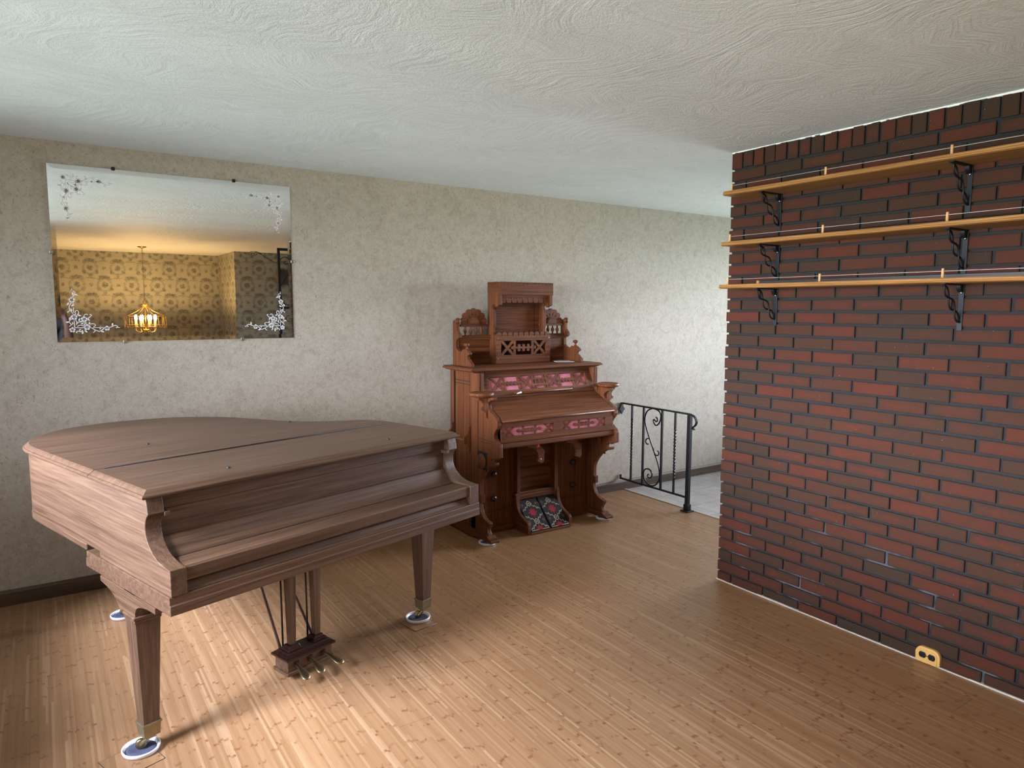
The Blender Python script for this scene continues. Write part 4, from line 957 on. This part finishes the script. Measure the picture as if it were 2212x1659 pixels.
def spray(fx, fz):
    m = MB(); T = lambda p: ((MX0 + p[0]) if not fx else (MX1 - p[0]), VY, (MZ0 + p[1]) if not fz else (MZ1 - p[1]))
    def flat(poly): m.add([T(p) for p in poly], [tuple(range(len(poly)))])
    for s in VINE:
        c = smooth_curve(s, 4) if len(s) > 2 else s; w = .0018
        a, b = offset(c, w), offset(c, -w)
        m.add([T(p) for p in a] + [T(p) for p in b], [(i, i+1, len(a)+i+1, len(a)+i) for i in range(len(a)-1)])
    for x, z, r in FLOW:
        for k in range(5):
            an = math.radians(90 + 72*k); cx, cz = x + .58*r*math.cos(an), z + .58*r*math.sin(an)
            flat([(cx + .45*r*math.cos(2*PI*i/10), cz + .45*r*math.sin(2*PI*i/10)) for i in range(10)])
        flat([(x + .4*r*math.cos(2*PI*i/10), z + .4*r*math.sin(2*PI*i/10)) for i in range(10)])
    for x, z, an in LEAF:
        a = math.radians(an); c, s = math.cos(a), math.sin(a)
        flat([(x + c*p - s*q, z + s*p + c*q) for p, q in ((-.009,0),(-.004,.0036),(.003,.0036),(.010,0),(.003,-.0036),(-.004,-.0036))])
    return m.build('etched_spray', M['etch'], mr, O)
for fx in (0, 1):
    for fz in (0, 1): spray(fx, fz)
for x, z, ax in ((.379,MZ1,1),(1.003,MZ1,1),(.391,MZ0,-1),(1.019,MZ0,-1)):
    m = MB(); m.box(x-.009, x+.009, YF-.013, YF, z-.006 if ax > 0 else z-.012, z+.012 if ax > 0 else z+.006); m.build('mirror_clip', M['steel'] if ax < 0 else M['dark_rod'], mr, O, bevel=.003)
for x, s in ((MX0,-1),(MX1,1)):
    m = MB(); a, b = sorted((x - s*.006, x + s*.012)); m.box(a, b, YF-.013, YF, 1.857, 1.875); m.build('mirror_clip', M['steel'], mr, O, bevel=.003)

# ------------------------------------------------------------------ dining end seen in the mirror
CHX, CHY = 1.283, -2.534
O = (CHX, CHY, H)
ch = thing('chandelier', O, 'lit brass and glass chandelier hanging on a chain in front of floral wallpaper', 'chandelier')
MB().lathe([(.001,-.034),(.010,-.034),(.014,-.020),(.055,-.010),(.062,-.003),(.062,0)], (CHX, CHY, H), seg=28).build('ceiling_canopy', M['gold'], ch, O)
m = MB(); z = H-.03; i = 0
while z > 1.71:
    ax = i % 2
    m.tube([(CHX + (.0075*math.cos(t) if ax else 0), CHY + (0 if ax else .0075*math.cos(t)), z - .014 + .017*math.sin(t)) for t in [2*PI*k/10 for k in range(10)]], .0022, 5, closed=True)
    z -= .027; i += 1
m.build('chain', M['brass'], ch, O)
MB().lathe([(.006,0),(.024,.004),(.024,.010),(.006,.014),(.006,-.05),(.014,-.055),(.014,-.07),(.045,-.078),(.062,-.088),(.040,-.098),(.02,-.11),(.008,-.13)], (CHX, CHY, 1.70), seg=24).build('crown', M['gold'], ch, O)
MB().tube([(CHX, CHY, 1.60), (CHX, CHY, 1.22)], .008, 10).build('stem', M['gold'], ch, O)
MB().lathe([(.001,-.048),(.006,-.044),(.010,-.034),(.005,-.026),(.016,-.018),(.055,0),(.058,.010),(.03,.02),(.008,.024)], (CHX, CHY, 1.238), seg=24).build('bottom_finial', M['gold'], ch, O)
NA = 8
for k in range(NA):
    a = 2*PI*(k+.5)/NA; c, s = math.cos(a), math.sin(a); Q = lambda r, z: (CHX + r*c, CHY + r*s, z)
    arm = MB().tube([Q(*p) for p in smooth_curve([(.03,1.245),(.07,1.215),(.115,1.220),(.135,1.250),(.135,1.285)], 5)], .0055, 8).build('arm', M['gold'], ch, O)
    MB().lathe([(.008,0),(.024,.004),(.026,.010),(.012,.014)], Q(.135,1.285), seg=14).build('candle_pan', M['gold'], arm, O)
    MB().lathe([(.0125,0),(.0125,.085),(.005,.087)], Q(.135,1.297), seg=12).build('candle', M['candle'], arm, O)
    MB().lathe([(.007,0),(.013,.012),(.0175,.030),(.015,.048),(.007,.070),(.001,.082)], Q(.135,1.383), seg=14).build('bulb', M['bulb'], arm, O)
    MB().tube([Q(.030,1.585), Q(.110,1.520), Q(.262,1.448)], .0045, 6).build('strap', M['gold'], ch, O)
    b = .085; t = (-s*b, c*b)
    for pn in range(2):
        an = 2*PI*(k + .25 + .5*pn)/NA; cc, ss = math.cos(an), math.sin(an); R_ = .268; hw = .062
        cx, cy = CHX + R_*cc, CHY + R_*ss; tx, ty = -ss, cc
        pr = [(-hw*.8,1.440),(hw*.8,1.440),(hw*.8,1.315)] + [(hw*.8*math.cos(q), 1.315 - .042*math.sin(q)) for q in [PI*i/8 for i in range(1, 8)]] + [(-hw*.8,1.315)]
        m = MB(); m.loft([[(cx + tx*p + cc*d, cy + ty*p + ss*d, z) for p, z in pr] for d in (-.0015, .0015)])
        gp_ = m.build('glass_panel', M['amber'], ch, O)
        m = MB(); m.tube([(cx + tx*p + cc*.001, cy + ty*p + ss*.001, z) for p, z in pr], .0028, 5, closed=True); m.build('panel_frame', M['gold'], gp_, O)
for z in (1.442, 1.318):
    MB().tube([(CHX + .271*math.cos(2*PI*i/48), CHY + .271*math.sin(2*PI*i/48), z) for i in range(48)], .0042, 6, closed=True).build('ring', M['gold'], ch, O)

# iron room divider with scrolls
O = (2.956, -1.612, 0)
iv = thing('iron_divider', O, 'tall black iron room divider with scrolls, reflected at the right edge of the mirror', 'room divider')
X0, Y0 = 2.956, -1.612; X1 = 3.60
for x in (X0, X1): MB().box(x-.017, x+.017, Y0-.017, Y0+.017, 0, H).build('post', M['black_metal'], iv, O)
for z in (H-.02, 1.573, .80, .06): MB().box(X0, X1, Y0-.014, Y0+.014, z-.017, z+.017).build('crossbar', M['black_metal'], iv, O)
def scr(pts, r=.0055): return MB().tube([(x, Y0, z) for x, z in smooth_curve(pts, 6)], r, 6).build('scroll', M['black_metal'], iv, O)
S0 = [(.115,.0),(.100,.028),(.072,.010),(.085,-.040),(.130,-.048),(.165,.0),(.140,.070),(.085,.090)]
def cs(cx, cz, fx, fz, k=1.):
    base = [(.0,.0),(.022,.012),(.018,.036),(-.012,.044),(-.044,.020),(-.046,-.024),(-.010,-.058),(.046,-.054),(.092,-.010),(.100,.07),(.085,.16)]
    scr([(cx + fx*k*a, cz + fz*k*b) for a, b in base])
mid = (X0+X1)/2
cs(X0+.105, 2.255, -1, -1, .95); cs(X0+.20, 1.74, 1, 1, .9); cs(X0+.125, 1.41, 1, -1, .85); cs(X1-.105, 2.255, 1, -1, .95); cs(X1-.2, 1.74, -1, 1, .9); cs(X1-.125, 1.41, -1, -1, .85)
scr([(X0+.02,1.88),(X0+.10,2.02),(X0+.19,2.16),(X0+.24,2.25)]); scr([(X1-.02,1.88),(X1-.10,2.02),(X1-.19,2.16),(X1-.24,2.25)])
scr([(X0+.02,1.86),(X0+.02,1.74),(X0+.06,1.64),(X0+.16,1.61),(X0+.26,1.63)])
for z0, z1 in ((.83, 1.55), (.09, .78)):
    scr([(X0+.03,z0+.1),(X0+.14,z0+.3),(X0+.3,z0+.36),(X1-.14,z0+.42),(X1-.03,z1-.08)])
# scrolled arm reaching left from the top of the post
ar = [(X0-.012,2.225),(X0-.07,2.235),(X0-.13,2.27),(X0-.24,2.335),(X0-.31,2.365),(X0-.345,2.352),(X0-.34,2.325),(X0-.315,2.327),(X0-.318,2.345)]
MB().tube([(x, Y0, z) for x, z in smooth_curve(ar, 6)], .0042, 6).build('hanging_arm', M['black_metal'], iv, O)
MB().tube([(x, Y0, z) for x, z in smooth_curve([(X0-.24,2.340),(X0-.30,2.372),(X0-.385,2.370),(X0-.420,2.345),(X0-.405,2.322),(X0-.382,2.332),(X0-.390,2.348)], 6)], .0038, 6).build('hanging_arm', M['black_metal'], iv, O)

# small dark wall cabinet with scalloped top and bottom
x0, x1, z0, z1 = 3.205, 3.50, 1.945, 2.165; O = ((x0+x1)/2, -2.64, z0)
wc = thing('wall_cabinet', O, 'small dark scalloped wooden cabinet hanging on the floral wall behind the iron divider', 'cabinet')
def scal(x0, x1, z, s, n=5):
    w = (x1-x0)/n; out = []
    for i in range(n): out += [(x0+w*(i+k/6), z + s*.016*math.sin(PI*k/6)) for k in range(6)]
    return out + [(x1, z)]
pp = scal(x0, x1, z0, -1) + list(reversed(scal(x0, x1, z1, 1)))
MB().py(pp, -2.54, -2.522).build('door', M['lyre_dark'], wc, O, bevel=.002)
MB().box(x0+.008, x1-.008, -2.64, -2.54, z0+.004, z1-.004).build('body', M['organ_z'], wc, O, bevel=.002)
# ------------------------------------------------------------------ camera (from the vanishing points of the two walls)
IW, IH = 2212., 1659.
VXp, VYp = (3365., 675.), (82.5, 661.4)
cx, cy = IW/2, IH/2
FPX = math.sqrt(-((VXp[0]-cx)*(VYp[0]-cx) + (VXp[1]-cy)*(VYp[1]-cy)))
rx = Vector((VXp[0]-cx, -(VXp[1]-cy), -FPX)).normalized(); ry = Vector((VYp[0]-cx, -(VYp[1]-cy), -FPX)).normalized(); rz = rx.cross(ry)
CH = 1.582
cd = bpy.data.cameras.new('camera'); cam = bpy.data.objects.new('camera', cd); COL.objects.link(cam)
cd.sensor_fit = 'HORIZONTAL'; cd.sensor_width = 36; cd.lens = FPX/IW*36; cd.clip_start = .004
rot = Matrix((rx, ry, rz))
cam.matrix_world = Matrix.Translation((0, 0, CH)) @ rot.to_4x4()
SC.camera = cam
right, up, fwd = rot @ Vector((1,0,0)), rot @ Vector((0,1,0)), rot @ Vector((0,0,-1))

# ------------------------------------------------------------------ phone and the person holding it (seen in the mirror)
pc = Vector((0, 0, CH)) - fwd*.014 + right*.068 - up*.020
ph = thing('phone', tuple(pc), 'black phone held up sideways in the hand reflected in the mirror', 'phone')
def slab(hw, hh, d0, d1, c=pc, r=.010):
    pts = []
    for sx, sy, a0 in ((1,1,0),(-1,1,90),(-1,-1,180),(1,-1,270)):
        pts += [(sx*(hw-r) + r*math.cos(math.radians(a0+15*k)), sy*(hh-r) + r*math.sin(math.radians(a0+15*k))) for k in range(7)]
    return MB().loft([[tuple(c + right*a + up*b + fwd*d) for a, b in pts] for d in (d0, d1)])
slab(.078, .037, -.004, .004).build('phone_body', M['phone'], ph, tuple(pc))
slab(.020, .012, .0042, .0055, pc - right*.050 + up*.015, .006).build('camera_bump', M['phone'], ph, tuple(pc))

PC = Vector((-.17, -.43, 0)); hr = Vector((right.x, right.y, 0)).normalized(); hf = Vector((fwd.x, fwd.y, 0)).normalized()
pe = thing('person', (PC.x, PC.y, 0), 'person in dark clothes raising a bare forearm, reflected at the lower left of the mirror', 'person')
OP = (PC.x, PC.y, 0)
def bp(r, f, z): return Vector((PC.x, PC.y, 0)) + hr*r + hf*f + Vector((0,0,z))
def skin(name, mat, V, E, R, root=0, parent=pe, lv=2):
    me = bpy.data.meshes.new(name); me.from_pydata([tuple(Vector(p) - Vector(OP)) for p in V], E, []); me.materials.append(mat)
    o = bpy.data.objects.new(name, me); COL.objects.link(o); o.parent = parent
    s = o.modifiers.new('skin', 'SKIN'); s.use_smooth_shade = True; s.branch_smoothing = .3
    for v, r in zip(me.skin_vertices[0].data, R): v.radius = r if isinstance(r, tuple) else (r, r)
    me.skin_vertices[0].data[root].use_root = True
    b = o.modifiers.new('sub', 'SUBSURF'); b.levels = lv; b.render_levels = lv
    return o
V = []; E = []; R = []
def node(p, r, par=None):
    V.append(Vector(p)); R.append(r); i = len(V)-1
    if par is not None: E.append((par, i))
    return i
pel = node(bp(0,0,.95), (.15,.11)); wst = node(bp(0,.01,1.10), (.135,.10), pel); chs = node(bp(0,.0,1.28), (.155,.11), wst); up_ = node(bp(0,-.01,1.40), (.10,.08), chs)
nk = node(bp(0,.0,1.47), .055, up_); jw = node(bp(0,.03,1.535), (.066,.080), nk); hd = node(bp(0,.015,1.62), (.076,.098), jw); cr = node(bp(0,.0,1.69), (.060,.075), hd)
for s in (-1, 1):
    hp = node(bp(s*.09,0,.88), .090, pel); kn = node(bp(s*.10,.02,.49), .060, hp); an = node(bp(s*.105,-.02,.09), .042, kn); node(bp(s*.115,.13,.035), (.04,.03), an)
# raised right arm
WR = Vector((.250,-.118,1.405)); EL = Vector((.268,-.225,1.140)); SH = bp(.185,.0,1.385)
sh = node(SH, .058, up_); el = node(EL, .045, sh); mf = node(EL.lerp(WR, .35), .050, el); wr = node(WR, .036, mf)
PMc = Vector((.240,-.105,1.468)); pm = node(PMc, (.044,.026), wr)
kn_ = Vector((.220,-.090,1.515))
for k, (off, ln) in enumerate(((-.030,.072),(-.010,.082),(.010,.077),(.029,.060))):
    side = Vector((.3,-.35,.5)).normalized(); b0 = kn_ + side*off*.85
    d1 = Vector((-.62,.20,.60)).normalized(); d2 = Vector((-.85,.30,.15)).normalized(); d3 = Vector((-.75,.45,-.35)).normalized()
    i0 = node(b0, .0095, pm); i1 = node(b0 + d1*ln*.45, .0088, i0); i2 = node(b0 + d1*ln*.45 + d2*ln*.35, .0080, i1); node(b0 + d1*ln*.45 + d2*ln*.35 + d3*ln*.26, .0070, i2)
t0 = node(PMc + Vector((-.035,-.030,-.005)), .0125, pm); t1 = node(PMc + Vector((-.062,-.040,.016)), .0105, t0); node(PMc + Vector((-.078,-.036,.040)), .0088, t1)
# left arm hanging
sl = node(bp(-.185,0,1.385), .058, up_); e2 = node(bp(-.235,-.03,1.10), .044, sl); w2_ = node(bp(-.24,.05,.86), .029, e2); h2 = node(bp(-.24,.065,.79), (.018,.038), w2_)
for k in range(4):
    q = -.028 + .019*k; a_ = node(bp(-.238,.065+q,.735), .0095, h2); b_ = node(bp(-.232,.070+q,.700), .0085, a_); node(bp(-.222,.072+q,.672), .0072, b_)
a_ = node(bp(-.228,.105,.775), .011, h2); node(bp(-.220,.118,.735), .009, a_)
body = skin('body', M['skin'], V, E, R)
def sub(name, mat, spec):
    v = []; e = []; r = []
    for p, rad, par in spec:
        v.append(p); r.append(rad)
        if par is not None: e.append((par, len(v)-1))
    return skin(name, mat, v, e, r)
sub('shirt', M['shirt'], [(bp(0,0,.80), (.185,.140), None), (bp(0,.01,1.10), (.158,.122), 0), (bp(0,0,1.28), (.170,.125), 1), (bp(0,-.01,1.40), (.112,.092), 2), (SH, .072, 3), (SH.lerp(EL, .55), .060, 4), (bp(-.185,0,1.385), .072, 3), (bp(-.215,-.02,1.22), .060, 6), (bp(0,0,1.445), .062, 3)])
sub('trousers', M['trouser'], [(bp(0,0,.96), (.160,.120), None), (bp(-.09,0,.86), .100, 0), (bp(-.10,.02,.49), .075, 1), (bp(-.105,-.02,.08), .062, 2), (bp(.09,0,.86), .100, 0), (bp(.10,.02,.49), .075, 4), (bp(.105,-.02,.08), .062, 5)])
hm = MB(); hm.sphere(tuple(bp(0,-.012,1.645)), .098, (.86,.98,.98)); hm.build('hair', M['hair'], pe, OP)
for s in (-1, 1):
    MB().sphere(tuple(bp(s*.032,.108,1.615)), .012).build('eye', M['white'], pe, OP)
    MB().sphere(tuple(bp(s*.077,.01,1.60)), .024, (.4,.7,1.2)).build('ear', M['skin'], pe, OP)
    MB().loft([[tuple(bp(s*.105+a, b, z)) for a, b in ((-.045,-.09),(.045,-.09),(.05,.10),(.025,.17),(-.025,.17),(-.05,.10))] for z in (0, .055)]).build('shoe', M['phone'], pe, OP, bevel=.02)
MB().sphere(tuple(bp(0,.125,1.585)), .017, (.8,1.1,1.5)).build('nose', M['skin'], pe, OP)
MB().sphere(tuple(bp(0,.108,1.545)), .022, (1.1,.5,.35)).build('mouth', plain('lips', (.25,.10,.09)), pe, OP)

# ------------------------------------------------------------------ daylight
w = bpy.data.worlds.new('daylight'); SC.world = w; w.use_nodes = True; nt = w.node_tree; bg = nt.nodes['Background']
tcw = nt.nodes.new('ShaderNodeTexCoord'); sp = nt.nodes.new('ShaderNodeSeparateXYZ'); nt.links.new(tcw.outputs['Generated'], sp.inputs[0])
rp = nt.nodes.new('ShaderNodeValToRGB'); mrn = nt.nodes.new('ShaderNodeMapRange'); mrn.inputs[1].default_value = -1; mrn.inputs[2].default_value = 1
nt.links.new(sp.outputs['Z'], mrn.inputs[0]); nt.links.new(mrn.outputs[0], rp.inputs[0])
el_ = lambda d: .5 + .5*math.sin(math.radians(d))
st = [(0., (.07,.085,.08)), (el_(-28), (.105,.13,.125)), (el_(-12), (.29,.35,.34)), (el_(-4), (.33,.395,.395)), (el_(1), (.84,.93,1.10)), (el_(13), (.88,.97,1.14)), (el_(22), (.028,.033,.04)), (1., (.022,.026,.034))]
e = rp.color_ramp.elements
while len(e) < len(st): e.new(.5)
for el, (p, c) in zip(e, st): el.position = p; el.color = (*c, 1)
ym_ = nt.nodes.new('ShaderNodeMapRange'); ym_.inputs[1].default_value = -1; ym_.inputs[2].default_value = 1; nt.links.new(sp.outputs['Y'], ym_.inputs[0])
az = nt.nodes.new('ShaderNodeValToRGB'); nt.links.new(ym_.outputs[0], az.inputs[0])      # made-up dimming of the sky by direction, shaped to steer the window light
sa = [(-1, .10), (-.7, .12), (-.42, .6), (-.22, 1.7), (-.02, 1.75), (.22, .7), (.7, .32), (1, .3)]; e = az.color_ramp.elements
while len(e) < len(sa): e.new(.5)
for el, (p, c) in zip(e, sa): el.position = .5 + p/2; el.color = (c/2, c/2, c/2, 1)
ea = nt.nodes.new('ShaderNodeMath'); ea.operation = 'GREATER_THAN'; nt.links.new(sp.outputs['X'], ea.inputs[0]); ea.inputs[1].default_value = .2
eb = nt.nodes.new('ShaderNodeMath'); eb.operation = 'MULTIPLY_ADD'; nt.links.new(ea.outputs[0], eb.inputs[0]); eb.inputs[1].default_value = .04; nt.links.new(az.outputs[0], eb.inputs[2])
mx = nt.nodes.new('ShaderNodeMath'); mx.operation = 'MULTIPLY'; nt.links.new(eb.outputs[0], mx.inputs[0]); mx.inputs[1].default_value = SKY*2
nt.links.new(mx.outputs[0], bg.inputs['Strength'])
nt.links.new(rp.outputs[0], bg.inputs['Color']); bg.inputs['Strength'].default_value = SKY
def portal(name, loc, rot, sx, sy):
    l = bpy.data.lights.new(name, 'AREA'); l.shape = 'RECTANGLE'; l.size = sx; l.size_y = sy; l.cycles.is_portal = True
    o = bpy.data.objects.new(name, l); COL.objects.link(o); o.location = loc; o.rotation_euler = rot
portal('window_daylight', (XL-.02, (WY0+WY1)/2, (WZ0+WZ1)/2), (0, -PI/2, 0), WZ1-WZ0, WY1-WY0)
portal('entry_daylight', (XR-.02+.07, 3.35, 1.375), (0, PI/2, 0), 1.75, 1.7)

sl_ = bpy.data.lights.new('hazy_sun', 'SUN'); sl_.energy = SUN; sl_.angle = math.radians(22); sl_.color = (.87, .97, 1.22)
so_ = bpy.data.objects.new('hazy_sun', sl_); COL.objects.link(so_); so_.location = (-8, -4, 6)
so_.rotation_euler = Vector(((.955*math.cos(math.radians(37))), .296*math.cos(math.radians(37)), -math.sin(math.radians(37)))).to_track_quat('-Z', 'Y').to_euler()

# ------------------------------------------------------------------ render look
SC.view_settings.view_transform = 'Standard'; SC.view_settings.look = 'None'; SC.view_settings.gamma = 1; SC.view_settings.use_curve_mapping = False
SC.view_settings.exposure = EXPO
SC.cycles.use_denoising = True
SC.cycles.max_bounces = 10; SC.cycles.diffuse_bounces = 6; SC.cycles.glossy_bounces = 5; SC.cycles.transmission_bounces = 6
SC.cycles.sample_clamp_indirect = 6.0
